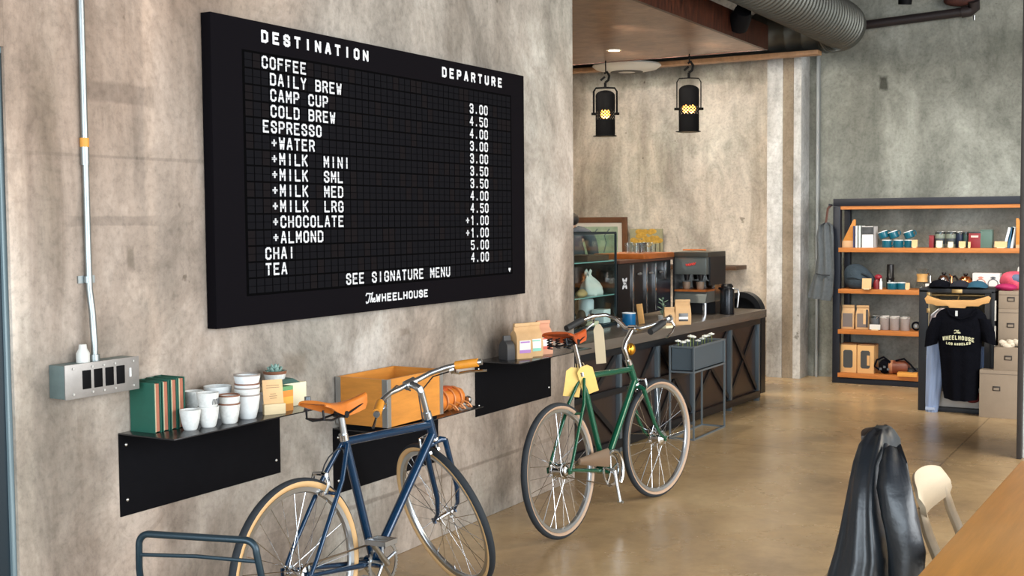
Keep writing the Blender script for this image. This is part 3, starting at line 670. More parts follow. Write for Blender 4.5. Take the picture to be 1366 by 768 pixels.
def crank_set(t, bb, R_ring, ang, pedal, chainmat, crankmat=alu):
    """chainring, cranks, pedals and chain; angles in the side plane"""
    u0, v0 = bb
    g = G(); g.lathe([(R_ring, 0.042), (R_ring, 0.046), (R_ring - 0.012, 0.046), (R_ring - 0.012, 0.042)], (0, u0, v0), 48, 'x', True)
    for k in range(5):
        a = 2 * pi * k / 5 + 0.3
        g.tube([(0.044, u0, v0), (0.044, u0 + (R_ring - 0.008) * cos(a), v0 + (R_ring - 0.008) * sin(a))], 0.006, 6)
    for k in range(44):
        a = 2 * pi * k / 44; g.box((0.044, u0 + (R_ring + 0.003) * cos(a), v0 + (R_ring + 0.003) * sin(a)), (0.003, 0.005, 0.005), mat=Matrix.Rotation(a, 4, 'X'))
    obj('chainring', g, crankmat, t)
    obj('bottom_bracket', G().cyl((-0.062, u0, v0), (0.062, u0, v0), 0.012), alu, t)
    for side, a in ((1, ang), (-1, ang + pi)):
        e = (side * 0.078, u0 + 0.168 * cos(a), v0 + 0.168 * sin(a))
        cr = obj('crank_arm', G().tube([(side * 0.062, u0, v0), (side * 0.07, u0 + 0.08 * cos(a), v0 + 0.08 * sin(a)), e], [0.014, 0.010, 0.011], 10), crankmat, t)
        if pedal:
            g = G(); x0 = side * 0.088; x1 = side * 0.175
            g.cyl((side * 0.07, e[1], e[2]), (x1, e[1], e[2]), 0.008, seg=8)
            for du in (-0.034, 0.034): g.box(((x0 + x1) / 2, e[1] + du, e[2]), (0.09, 0.006, 0.018))
            for xx in (x0, x1): g.box((xx, e[1], e[2]), (0.006, 0.074, 0.018))
            obj('pedal', g, alu, t)
        else:
            obj('pedal_axle', G().cyl((side * 0.066, e[1], e[2]), (side * 0.095, e[1], e[2]), 0.008), alu, t)
    r2 = 0.034; ra = RW
    g = G(); g.tube([(0.044, 0 + 0.01, RW + r2), (0.044, u0, v0 + R_ring)] , 0.0035, 6); g.tube([(0.044, 0.01, RW - r2), (0.044, u0, v0 - R_ring)], 0.0035, 6)
    g.tube([(0.044, r2 * cos(a), RW + r2 * sin(a)) for a in [pi / 2 + pi * k / 8 for k in range(9)]], 0.0035, 6)
    obj('chain', g, chainmat, t)
def frame_tubes(t, paint, bb, sc, ht, hb, extra):
    g = G(); A = lambda p, x=0.0: (x, p[0], p[1])
    stv = Vector(sc) - Vector(bb); stv.normalize()
    sct = Vector(sc) + stv * 0.012
    g.cyl(A(bb), (0, sct.x, sct.y), 0.0165, seg=14)
    hd = (Vector(ht) - Vector(hb)).normalized()
    h0 = Vector(ht) + hd * 0.004; h1 = Vector(hb) - hd * 0.0
    g.cyl((0, h1.x, h1.y), (0, h0.x, h0.y), 0.0195, seg=16)
    tt = Vector(ht) - hd * 0.026; dt = Vector(hb) + hd * 0.024
    g.cyl(A(sc), (0, tt.x, tt.y), 0.0165, seg=14)
    g.cyl(A(bb), (0, dt.x, dt.y), 0.0185, seg=14)
    g.cyl((-0.036, bb[0], bb[1]), (0.036, bb[0], bb[1]), 0.021, seg=16)
    for s in (-1, 1):
        g.tube([(s * 0.018, bb[0] - 0.02, bb[1]), (s * 0.026, bb[0] - 0.09, bb[1] + 0.012), (s * 0.062, 0.05, RW - 0.006), (s * 0.062, 0.0, RW)], [0.012, 0.011, 0.008, 0.007], 10)
        g.tube([(s * 0.013, sc[0] - 0.004, sc[1] - 0.008), (s * 0.045, sc[0] * 0.72, RW + (sc[1] - RW) * 0.70), (s * 0.062, sc[0] * 0.12, RW + (sc[1] - RW) * 0.12), (s * 0.062, 0.0, RW)], [0.009, 0.009, 0.008, 0.007], 10)
        g.box((s * 0.062, 0, RW), (0.006, 0.03, 0.03))
    q = (sc[0] * 0.60, RW + (sc[1] - RW) * 0.60); g.cyl((-0.05, q[0], q[1]), (0.05, q[0], q[1]), 0.007, seg=8)
    return obj('frame', g, paint, t)
def fork(t, paint, hb, hd, hub, SM):
    g = G(); c0 = Vector(hb) - hd * 0.016
    g.cyl((0, hb[0], hb[1]), (0, c0.x, c0.y), 0.017, seg=12)
    g.tube([(-0.05, c0.x, c0.y - 0.012), (-0.03, c0.x, c0.y), (0.03, c0.x, c0.y), (0.05, c0.x, c0.y - 0.012)], [0.011, 0.014, 0.014, 0.011], 10)
    L_ = Vector(hub) - c0
    for s in (-1, 1):
        mid = c0 + (-hd) * (L_.length * 0.62); low = c0 + (-hd) * (L_.length * 0.85)
        hubv = Vector(hub); low = low * 0.55 + (c0 + L_ * 0.86) * 0.45
        g.tube([(s * 0.050, c0.x, c0.y - 0.012), (s * 0.052, mid.x, mid.y), (s * 0.053, low.x, low.y), (s * 0.054, hubv.x, hubv.y)], [0.0125, 0.011, 0.009, 0.007], 10)
        g.box((s * 0.054, hubv.x, hubv.y), (0.006, 0.024, 0.024))
    o = obj('fork', g, paint, t); o.matrix_local = SM
    g = G(); g.lathe([(0.0205, -0.006), (0.0225, -0.004), (0.0225, 0.003), (0.0205, 0.006)], (0, 0, 0), 16); m = Matrix.Translation((0, hb[0], hb[1])) @ Vector((0, hd.x, hd.y)).to_track_quat('Z', 'Y').to_matrix().to_4x4()
    g.xf(m); obj('headset_cup', g, chrome, t)
    return o
def saddle(t, u0, v0, length, width, mat, springs, mat_metal):
    """leather saddle, tail at u0, top about v0"""
    R = []; n = 14
    for k in range(n + 1):
        q = k / n; u = u0 + length * q
        hw = width / 2 * (1 - 0.86 * min(1, max(0, (q - 0.05) / 0.62)) ** 0.85) if q > 0.05 else width / 2 * (0.86 + 2.8 * q)
        hw = max(hw, 0.017); z = v0 - 0.004 - 0.020 * sin(pi * q) + 0.008 * (1 - q) ** 2
        dr = 0.016 + 0.034 * min(1.0, q / 0.6) ** 1.2
        if k == n: hw *= 0.6; dr *= 0.7
        ring = []
        for j in range(9):
            a = pi * j / 8; ring.append((-hw * cos(a), u, z - 0.010 + 0.014 * sin(a) ** 0.8 if 0 < j < 8 else z - 0.010))
        ring = [(-hw * 1.02, u, z - dr)] + ring + [(hw * 1.02, u, z - dr)] + [(hw * 0.9, u, z - dr), (hw * .88, u, z - 0.008), (-hw * .88, u, z - 0.008), (-hw * 0.9, u, z - dr)]
        R.append(ring)
    sd = obj('saddle', G().loft(R), mat, t, ang=60)
    g = G()
    for s in (-1, 1):
        g.tube([(s * width * 0.26, u0 + 0.012, v0 - 0.028), (s * width * 0.27, u0 + 0.015, v0 - 0.062), (s * 0.028, u0 + 0.07, v0 - 0.072), (s * 0.022, u0 + 0.18, v0 - 0.060), (s * 0.012, u0 + length * 0.93, v0 - 0.034)], 0.0042, 8)
    g.tube([(-width * 0.27, u0 + 0.012, v0 - 0.060), (0, u0 + 0.0, v0 - 0.066), (width * 0.27, u0 + 0.012, v0 - 0.060)], 0.0042, 8)
    obj('rail', g, mat_metal, sd)
    if springs:
        for s in (-1, 1):
            pts = [(s * width * 0.30 + 0.013 * cos(a), u0 + 0.03 + 0.013 * sin(a), v0 - 0.028 - 0.052 * a / (2 * pi * 4)) for a in [2 * pi * 4 * k / 64 for k in range(65)]]
            obj('spring', G().tube(pts, 0.0036, 6), mat_metal, sd)
            pts = [(s * width * 0.12 + 0.011 * cos(a), u0 + 0.05 + 0.011 * sin(a), v0 - 0.03 - 0.048 * a / (2 * pi * 4)) for a in [2 * pi * 4 * k / 64 for k in range(65)]]
            obj('spring', G().tube(pts, 0.0032, 6), mat_metal, sd)
    return sd
def bike_root(name, label, x, y, psi, lean):
    t = thing(name, label, 'bicycle', (x, y, 0)); t.rotation_euler = (0, -lean, psi); return t

# --- the blue bicycle
gum_b = M('gum_sidewall', S(216, 176, 124), 0.6); gum_g = M('brown_gum_sidewall', S(176, 148, 124), 0.6)
chain_m = M('chain_steel', S(108, 92, 74), 0.4, 0.8)
bb, sc, ht, hb, wb = (0.4334, 0.2709), (0.2919, 0.757), (0.8275, 0.7626), (0.8576, 0.6776), 1.0587
t = bike_root('bicycle', 'navy blue bicycle with a tan leather saddle in front of the crate shelf', 3.256 - 2.7252, 3.2646, -0.0279, 0.0312)
hd = (Vector(ht) - Vector(hb)).normalized(); SM = steer_matrix(ht, hb, 1.1831); I4 = Matrix.Identity(4)
frame_tubes(t, blue_paint, bb, sc, ht, hb, None)
fork(t, blue_paint, hb, hd, (wb, RW), SM)
make_wheel(t, (0, RW), I4, gum_b, 'cog'); make_wheel(t, (wb, RW), SM, gum_b, 'plain')
crank_set(t, bb, 0.088, 2.35, True, chain_m)
saddle(t, 0.115, 0.925, 0.305, 0.150, tan_leather, False, M('black_rail', S(30, 32, 36), 0.35, 0.5))
obj('seatpost', G().cyl((0, sc[0], sc[1]), (0, 0.272, 0.862), 0.0128), alu, t)
obj('seat_clamp', G().cyl((0, sc[0] - 0.004, sc[1] + 0.006), (0, sc[0] - 0.010, sc[1] + 0.030), 0.018), chrome, t)
obj('saddle_clamp', G().cyl((-0.03, 0.272, 0.862), (0.03, 0.272, 0.862), 0.013), M('black_rail', S(30, 32, 36), 0.35, 0.5), t)
stx, clamp = (0.7865, 0.880), (0.852, 0.925)
g = G(); g.tube([(0, ht[0] - 0.001, ht[1] + 0.004), (0, stx[0], stx[1])], [0.0125, 0.0125], 12); g.tube([(0, 0.792, 0.866), (0, 0.790, 0.893), (0, 0.815, 0.908), (0, clamp[0], clamp[1])], [0.013, 0.016, 0.015, 0.015], 12)
g.cyl((-0.024, clamp[0], clamp[1]), (0.024, clamp[0], clamp[1]), 0.020, seg=14); g.cyl((0, ht[0] - 0.001, ht[1] + 0.003), (0, 0.818, 0.793), 0.018, seg=14)
st = obj('stem', g, alu, t); st.matrix_local = SM
def bars(t, pts, r, mat, grip, gmat, SM):
    o = obj('handlebar', G().tube([(-x, u, v) for x, u, v in reversed(pts[1:])] + pts, r, 12), mat, t); o.matrix_local = SM
    for s in (-1, 1):
        p0, p1 = [(s * q[0], q[1], q[2]) for q in grip]
        obj('grip', G().tube([p0, [(a + b_) / 2 for a, b_ in zip(p0, p1)], p1], [0.0175, 0.0185, 0.0175], 12), gmat, o)
    return o
hbp = [(0, 0.852, 0.925), (0.05, 0.852, 0.925), (0.10, 0.842, 0.927), (0.155, 0.808, 0.922), (0.19, 0.780, 0.915), (0.255, 0.705, 0.891)]
ho = bars(t, hbp, 0.0112, alu, ((0.19, 0.780, 0.915), (0.252, 0.708, 0.892)), orange_grip, SM)
for s in (-1, 1):
    g = G(); g.cyl((s * 0.17, 0.80, 0.905), (s * 0.184, 0.787, 0.903), 0.017, seg=10); g.tube([(s * 0.178, 0.80, 0.893), (s * 0.20, 0.80, 0.878), (s * 0.235, 0.775, 0.868), (s * 0.285, 0.725, 0.845)], [0.006, 0.006, 0.005, 0.006], 8)
    obj('brake_lever', g, chrome, ho)
    obj('bar_end_plug', G().cyl((s * 0.255, 0.705, 0.891), (s * 0.263, 0.696, 0.888), 0.013), alu, ho)
cab = M('black_cable', S(26, 26, 30), 0.5)
g = G(); g.tube([(0.17, 0.82, 0.90), (0.13, 0.89, 0.905), (0.06, 0.94, 0.86), (0.02, 0.92, 0.76), (0.008, 0.895, 0.695)], 0.003, 6); o = obj('brake_cable', g, cab, t); o.matrix_local = SM
g = G(); g.tube([(-0.17, 0.82, 0.90), (-0.12, 0.88, 0.92), (-0.05, 0.87, 0.94), (-0.02, 0.83, 0.90)], 0.003, 6); o = obj('brake_cable', g, cab, t); o.matrix_local = SM
g = G(); g.tube([(0, 0.30, 0.735), (0, 0.24, 0.735), (0.0, 0.195, 0.715), (-0.005, 0.175, 0.69), (-0.012, 0.165, 0.655)], 0.003, 6); obj('brake_cable', g, cab, t)
def caliper(t, u, v, du, SMx=None):
    g = G()
    for s in (-1, 1):
        g.tube([(0, u, v + 0.02), (s * 0.03, u + du, v + 0.02), (s * 0.038, u + du, v - 0.01), (s * 0.026, u + du, v - 0.045)], [0.008, 0.008, 0.007, 0.007], 8)
        g.box((s * 0.020, u + du, v - 0.047), (0.010, 0.045, 0.011))
    o = obj('brake_caliper', g, chrome, t)
    if SMx: o.matrix_local = SMx
caliper(t, sc[0] * 0.60 - 0.02, RW + (sc[1] - RW) * 0.62 + 0.045, -0.012)
caliper(t, 0.915, 0.672, 0.0, SM)

# --- the green bicycle
bb, sc, ht, hb, wb = (0.4374, 0.2623), (0.2827, 0.7686), (0.8008, 0.7762), (0.8742, 0.6659), 1.0602
hb = (0.851, 0.665); wb = 1.0602
t = bike_root('bicycle', 'green bicycle with a rust leather sprung saddle parked beside the bar', 3.256 - 2.70, 5.2491, -0.0685, 0.0742)
hd = (Vector(ht) - Vector(hb)).normalized(); SM = steer_matrix(ht, hb, -0.1282)
frame_tubes(t, green_paint, bb, sc, ht, hb, None)
fork(t, green_paint, hb, hd, (wb, RW), SM)
make_wheel(t, (0, RW), I4, gum_g, 'drum', 1.6); make_wheel(t, (wb, RW), SM, gum_g, 'drum', 1.6)
crank_set(t, bb, 0.082, -1.5, False, chain_m, chrome)
g = G(); R = []
for k in range(9):
    q = k / 8; u = 0.10 + 0.30 * q; hh = 0.016 + 0.034 * q; vc = 0.365 - 0.03 * q
    R.append([(0.056, u, vc - hh), (0.064, u, vc - hh * .5), (0.066, u, vc), (0.064, u, vc + hh * .8), (0.056, u, vc + hh), (0.050, u, vc + hh * .8), (0.050, u, vc - hh * .5)])
g.loft(R); obj('chain_guard', g, M('bronze_chain_guard', S(150, 128, 108), 0.35, 0.6), t, ang=60)
g = G(); g.tube([(0.058, bb[0] + 0.100 * cos(a), bb[1] + 0.100 * sin(a)) for a in [-0.9 + 2.9 * k / 20 for k in range(21)]], 0.011, 8); obj('guard_ring', g, chrome, t)
saddle(t, 0.055, 1.012, 0.285, 0.190, rust_leather, True, M('black_rail', S(30, 32, 36), 0.35, 0.5))
obj('seatpost', G().cyl((0, sc[0], sc[1]), (0, 0.222, 0.960), 0.0128), chrome, t)
obj('seat_clamp', G().cyl((0, sc[0] - 0.003, sc[1] + 0.006), (0, sc[0] - 0.009, sc[1] + 0.028), 0.018), chrome, t)
obj('saddle_clamp', G().cyl((-0.03, 0.222, 0.955), (0.03, 0.222, 0.955), 0.013), M('black_rail', S(30, 32, 36), 0.35, 0.5), t)
g = G(); g.tube([(0, ht[0] - 0.003, ht[1] + 0.006), (0, 0.775, 0.828), (0, 0.752, 0.872), (0, 0.765, 0.905), (0, 0.835, 0.972)], [0.0125, 0.0125, 0.014, 0.014, 0.014], 12)
g.cyl((-0.022, 0.838, 0.975), (0.022, 0.838, 0.975), 0.019, seg=14); g.cyl((0, ht[0] - 0.002, ht[1] + 0.003), (0, 0.785, 0.806), 0.019, seg=14)
st = obj('stem', g, chrome, t); st.matrix_local = SM
hbp = [(0, 0.838, 0.975), (0.05, 0.842, 0.976), (0.10, 0.880, 0.992), (0.16, 0.905, 1.020), (0.215, 0.885, 1.042), (0.25, 0.82, 1.038), (0.268, 0.74, 1.022), (0.275, 0.60, 0.985)]
ho = bars(t, hbp, 0.0112, chrome, ((0.269, 0.735, 1.021), (0.276, 0.598, 0.984)), M('black_grip', S(36, 38, 40), 0.6), SM)
for s in (-1, 1):
    g = G(); g.cyl((s * 0.252, 0.815, 1.037), (s * 0.258, 0.79, 1.033), 0.018, seg=10); g.tube([(s * 0.258, 0.83, 1.02), (s * 0.27, 0.84, 0.995), (s * 0.285, 0.79, 0.965), (s * 0.29, 0.73, 0.945)], [0.007, 0.006, 0.006, 0.007], 8)
    obj('brake_lever', g, chrome, ho)
o = obj('bell', G().ball((0.0, 0.815, 0.862), (0.026, 0.030, 0.034)), M('brass', S(214, 152, 50), 0.22, 0.9), t); part_label(o, 'brass bell'); o.matrix_local = SM
caliper(t, 0.885, 0.668, 0.02, SM)
green_root = t
# paper tags tied to the green bicycle
def bw(root, w_, u_, v_):
    bpy.context.view_layer.update(); return root.matrix_world @ Vector((w_, u_, v_))
yel = M('yellow_card', S(226, 190, 108), 0.7, 0, 0.06, 20)
def paper_tag(name, label, top, down, side, length, width, mat, hole=True, group=None):
    """a hanging card: top = hanging point, down and side unit directions"""
    t = thing(name, label, 'tag', top, 0, group)
    d, s = Vector(down).normalized(), Vector(side).normalized(); s = (s - d * s.dot(d)).normalized(); n = d.cross(s)
    prof = [(0, 0.22), (0.14, 0.5), (0.5, 0.5), (1.0, 0.5)]
    R = []
    for q, hw in prof:
        c_ = d * (length * q + 0.02) + n * (0.006 * sin(3 * q))
        R.append([c_ + s * hw * width + n * .0008, c_ - s * hw * width + n * .0008, c_ - s * hw * width - n * .0008, c_ + s * hw * width - n * .0008])
    obj('card', G().loft(R), mat, t)
    obj('string', G().tube([(0, 0, 0), tuple(d * 0.012 + s * 0.004), tuple(d * 0.03)], 0.0016, 5), M('string', S(200, 180, 140), 0.8), t)
    return t
P0 = bw(green_root, 0.02, 0.262, 0.845)
paper_tag('paper_tag', 'yellow card tag hanging from the green bicycle seatpost, turned towards the handlebar', P0, (0.12, 0.36, -1), (1, 0.9, 0.5), 0.155, 0.086, yel, group='yellow tags on the green bicycle')
P0 = bw(green_root, -0.02, 0.255, 0.840)
paper_tag('paper_tag', 'yellow card tag hanging from the green bicycle seatpost, behind its twin', P0, (-0.10, -0.10, -1), (1, 1.1, 0.2), 0.150, 0.090, yel, group='yellow tags on the green bicycle')
P0 = bw(green_root, -0.245, 0.91, 1.02)
paper_tag('paper_tag', 'long beige paper tag hanging from the green bicycle handlebar', P0, (0.06, 0.06, -1), (1, 0.7, 0), 0.225, 0.058, M('beige_paper', S(206, 190, 158), 0.7))

# ------------------------------------------------------------------ bar counter
BAR_A = -0.04
t = thing('bar_counter', 'dark steel framed bar counter with cross braced front panels', 'bar counter', (-0.012, 10.08, 0), BAR_A)
bar = t
BT = 0.79
bwood = M('bar_panel_brown', S(44, 34, 30), 0.35, 0, 0.3, 5, (1, 1, 0.3)); bsteel = M('bar_black_steel', S(30, 32, 36), 0.38, 0.4); bpost = M('bar_grey_post', S(104, 116, 124), 0.36, 0.6)
obj('countertop', G().bx(-0.78, 0.042, -3.52, 0.03, BT - 0.068, BT), M('grey_brown_countertop', S(96, 88, 80), 0.25, 0, 0.12, 6, (1, 0.2, 1)), t, bevel=0.004)
ys = [-3.50, -2.66, -2.05, -1.42, -0.66, -0.02]
obj('body', G().bx(-0.72, -0.05, -3.50, 0.0, 0.06, BT - 0.07), bsteel, t)
for y0, y1 in zip(ys, ys[1:]):
    obj('front_panel', G().bx(-0.05, -0.035, y0 + 0.02, y1 - 0.02, 0.09, BT - 0.10), bwood, t)
    dark = y0 < -2.5
    for (za, zb) in ((0.11, BT - 0.12), (BT - 0.12, 0.11)):
        g = G(); L_ = sqrt((y1 - y0 - 0.05) ** 2 + (zb - za) ** 2); a = atan2(zb - za, y1 - y0 - 0.05)
        g.box((-0.028 if za < zb else -0.022, (y0 + y1) / 2, (za + zb) / 2), (0.012, L_, 0.035), mat=Matrix.Rotation(a, 4, 'X'))
        obj('brace', g, bsteel, t)
for y in ys: obj('post', G().bx(-0.05, -0.004, y - 0.018, y + 0.018, 0.0, BT - 0.068), bpost, t, bevel=0.002)
obj('base_rail', G().bx(-0.05, -0.002, -3.5, 0.0, 0.03, 0.09), bsteel, t, bevel=0.002)
obj('top_rail', G().bx(-0.05, -0.002, -3.5, 0.0, BT - 0.125, BT - 0.068), bsteel, t, bevel=0.002)
obj('foot_rail', G().bx(-0.03, 0.0, -3.48, -1.42, 0.40, 0.44), bsteel, t, bevel=0.002)

def counter(px, py): return at(px, py, 'z', BT)
# pastry case
cx0, cy0 = -0.50, 7.46
t = thing('pastry_case', 'glass pastry case with two glass shelves at the near end of the bar', 'display case', (cx0, cy0, BT))
cf = M('case_dark_frame', S(30, 46, 52), 0.35, 0.3); CL, CD, CH = 0.70, 0.42, 0.685
g = G()
for yy in (0, CL):
    for xx in (0, -CD): g.box((xx, yy, CH / 2), (0.014, 0.014, CH))
for xx in (0, -CD): g.box((xx, CL / 2, CH), (0.016, CL, 0.016)); g.box((xx, CL / 2, 0.01), (0.016, CL, 0.02))
for yy in (0, CL): g.box((-CD / 2, yy, CH), (CD, 0.016, 0.016)); g.box((-CD / 2, yy, 0.01), (CD, 0.016, 0.02))
obj('frame', g, cf, t)
for z in (0.225, 0.475):
    obj('shelf', G().bx(-CD + 0.01, -0.008, 0.008, CL - 0.008, z, z + 0.008), M('glass_edge_green', S(120, 160, 156), 0.1, 0, spec=0.6), t)
for c, d in (((0, CL / 2, CH / 2), (0.004, CL - 0.02, CH - 0.03)), ((-CD / 2, 0, CH / 2), (CD - 0.02, 0.004, CH - 0.03)), ((-CD / 2, CL, CH / 2), (CD - 0.02, 0.004, CH - 0.03)), ((-CD / 2, CL / 2, CH), (CD - 0.02, CL - 0.02, 0.004))):
    obj('glass_pane', G().box(c, d), glass_m, t)
def rock(name, label, cat, c, r, mat, n=0.2, group=None):
    g = G(); g.ball((0, 0, r[2]), r, 16, 10)
    for v in g.bm.verts:
        k = 1 + n * (sin(v.co.x * 60 + 1) * cos(v.co.y * 50) * 0.5 + 0.5 * sin(v.co.z * 70)); v.co.x *= k; v.co.y *= k
        q = v.co.z / (2 * r[2]); f_ = 1.18 - 0.42 * q; v.co.x *= f_; v.co.y *= f_
        if v.co.z < 0.12 * r[2]: v.co.z = 0
    return tag(obj(name, g, mat, loc=c, ang=80), label, cat, group)
def cy_(px, x, half): return min(max(at(px, 400, 'x', x).y, cy0 + half + 0.02), cy0 + CL - half - 0.02)
g = G(); yb = cy_(789, -0.62, 0.13); RB = []
for z_, ry, oy in ((0, 0.118, 0.0), (0.02, 0.125, 0.0), (0.05, 0.118, 0.0), (0.08, 0.095, -0.012), (0.105, 0.066, -0.028), (0.125, 0.036, -0.042), (0.140, 0.026, -0.050), (0.165, 0.040, -0.058), (0.178, 0.022, -0.060)):
    RB.append([(0.62 * ry * cos(a) * (1 + 0.10 * sin(6 * a + z_ * 30)), oy + ry * sin(a) * (1 + 0.10 * sin(5 * a + z_ * 25)), z_ * (1 + 0.08 * sin(3 * a)) if z_ else 0) for a in [2 * pi * k / 40 for k in range(40)]])
tag(obj('cloth_bag', g.loft(RB), M('pale_grey_cloth', S(206, 206, 200), 0.9), loc=(-0.62, yb, BT + 0.233), ang=80), 'pale grey cloth bag slumped on the middle glass shelf of the pastry case', 'bag')
rock('bread_loaf', 'brown crusty loaf at the front of the middle pastry case shelf', 'bread', (-0.545, cy_(776, -0.545, 0.07), BT + 0.233), (0.032, 0.065, 0.03), M('crust', S(176, 146, 100), 0.8, 0, 0.2, 20))
tag(obj('wooden_tray', G().bx(-0.12, 0.12, -0.18, 0.18, 0, 0.04), wood_dark, loc=(-0.66, cy_(784, -0.66, 0.19), BT + 0.484), bevel=0.004), 'brown wooden tray on the top glass shelf of the pastry case', 'tray')
tag(obj('white_box', G().bx(-0.05, 0.05, -0.06, 0.06, 0, 0.10), M('pale_card', S(216, 222, 222), 0.6), loc=(-0.58, cy_(804, -0.58, 0.065), BT + 0.021), bevel=0.003), 'white square box on the bottom of the pastry case', 'box')
tag(obj('grey_canister', G().lathe([(0, 0), (0.055, 0), (0.058, 0.16), (0.05, 0.175), (0, 0.175)]), M('canister_grey', S(196, 202, 206), 0.5), loc=(-0.70, cy_(788, -0.70, 0.07), BT + 0.021)), 'pale grey canister on the bottom of the pastry case', 'canister')
rock('bread_loaf', 'dark round loaf at the bottom front of the pastry case', 'bread', (-0.57, cy_(775, -0.57, 0.06), BT + 0.021), (0.045, 0.045, 0.06), M('dark_crust', S(62, 48, 38), 0.8))
tag(obj('folded_napkin', G().bx(-0.03, 0.03, -0.06, 0.06, 0, 0.03), cream, loc=(-0.545, cy_(789, -0.545, 0.06), BT + 0.021), bevel=0.004), 'folded cream napkin along the pastry case front', 'napkin')
# espresso machine
t = thing('espresso_machine', 'long black espresso machine with chrome strips and copper top on the bar', 'espresso machine', (-0.50, 8.20, BT))
ML = 1.04; MH = 0.452
emb = M('machine_black', S(12, 12, 15), 0.3, 0.0, spec=0.4)
obj('body', G().bx(-0.40, 0, 0, ML, 0.045, MH), emb, t, bevel=0.006)
for k, yy in enumerate((0.26, 0.52, 0.70, 0.91)):
    obj('chrome_strip', G().bx(0.0, 0.012, yy - 0.014, yy + 0.014, 0.05 if k < 2 else (0.06 if k == 2 else 0.30), MH - 0.015), chrome, t, bevel=0.003)
for k, yy in enumerate((0.39, 0.61, 0.82)):
    obj('latch', G().ball((0.008, yy, MH - 0.09), (0.008, 0.045, 0.012)), alu, t)
obj('lower_panel', G().bx(0.0, 0.006, 0.73, 1.0, 0.05, 0.29), M('machine_navy', S(12, 16, 28), 0.3), t)
copper_tray = M('copper_tray', S(196, 112, 52), 0.35, 0.6, 0.2, 12)
obj('top_plate', G().bx(-0.41, 0.02, -0.01, ML + 0.01, MH, MH + 0.022), M('brown_machine_top', S(78, 48, 34), 0.5, 0.1), t, bevel=0.003)
obj('cup_rail', G().bx(-0.40, 0.03, 0.42, ML, MH + 0.022, MH + 0.062), copper_tray, t, bevel=0.003)
g = G(); 
for xx, yy in ((-0.36, 0.06), (-0.03, 0.06), (-0.36, ML - 0.06), (-0.03, ML - 0.06)): g.cyl((xx, yy, 0), (xx, yy, 0.05), 0.022)
obj('foot', g, chrome, t)
g = G()
for a in range(4):
    q = pi / 4 + a * pi / 2
    g.box((0.001, 0.12 + 0.034 * cos(q), 0.30 + 0.034 * sin(q)), (0.003, 0.030, 0.010)); g.box((0.001, 0.12 + 0.034 * cos(q), 0.30 + 0.034 * sin(q)), (0.0034, 0.010, 0.030)); g.box((0.001, 0.12 + 0.05 * cos(q), 0.30 + 0.05 * sin(q)), (0.0032, 0.012, 0.012))
g.box((0.001, 0.12, 0.30), (0.003, 0.05, 0.008)); g.box((0.001, 0.12, 0.30), (0.0034, 0.008, 0.06))
obj('emblem', g, white_ink, t, smooth=False)
# grinder block standing past the machine
t = thing('coffee_brewer', 'grey steel coffee brewer with a red script badge beside the espresso machine', 'coffee brewer', (-0.485, 9.28, BT))
gp = M('brewer_grey_panel', S(104, 110, 108), 0.3, 0.5); BWd, BH = 0.275, 0.50
obj('back', G().bx(0, BWd, 0.20, 0.42, 0.10, BH - 0.03), M('brewer_mirror', S(150, 150, 146), 0.12, 1.0), t)
obj('side_panel', G().bx(-0.014, 0, 0.0, 0.42, 0.06, BH - 0.03), M('brewer_black', S(24, 24, 26), 0.4), t)
obj('side_panel', G().bx(BWd, BWd + 0.014, 0.06, 0.42, 0.24, BH - 0.02), M('brewer_black', S(24, 24, 26), 0.4), t)
obj('top_cap', G().bx(-0.016, BWd + 0.016, -0.01, 0.42, BH - 0.03, BH + 0.012), M('brewer_top', S(78, 78, 72), 0.35, 0.6), t, bevel=0.006)
obj('upper_panel', G().bx(0, BWd, 0.0, 0.20, 0.33, BH - 0.03), gp, t, bevel=0.004)
obj('lower_panel', G().loft([[(0, -0.02, 0.10), (BWd, -0.02, 0.10), (BWd, 0.2, 0.10), (0, 0.2, 0.10)], [(0, 0.02, 0.19), (BWd, 0.02, 0.19), (BWd, 0.2, 0.19), (0, 0.2, 0.19)]]), gp, t)
obj('drip_shelf', G().bx(0.0, BWd, 0.0, 0.20, 0.190, 0.205), copper_tray, t)
for xx in (0.07, 0.19):
    obj('spout', G().cyl((xx, 0.10, 0.33), (xx, 0.10, 0.275), 0.028, 0.016), M('brewer_black', S(24, 24, 26), 0.4), t)
    obj('warmer_cup', G().lathe(cup_prof(0.06, 0.026, 0.034), (xx, 0.09, 0.205), 18), M('brown_stoneware', S(126, 110, 94), 0.5), t)
red = M('red_badge', S(200, 52, 44), 0.4)
g = G(); g.tube([(0.10 + 0.085 * k / 24, -0.003, 0.405 + 0.010 * sin(k * 1.4) + 0.0006 * k) for k in range(25)], 0.0042, 6); obj('badge', g, red, t)
for xx in (0.03, BWd - 0.03): obj('foot', G().cyl((xx, 0.05, 0), (xx, 0.05, 0.11), 0.018), chrome, t); 
g = G(); g.bx(0.0, BWd, 0.22, 0.40, 0.0, 0.10); obj('base', g, M('brewer_black', S(24, 24, 26), 0.4), t)
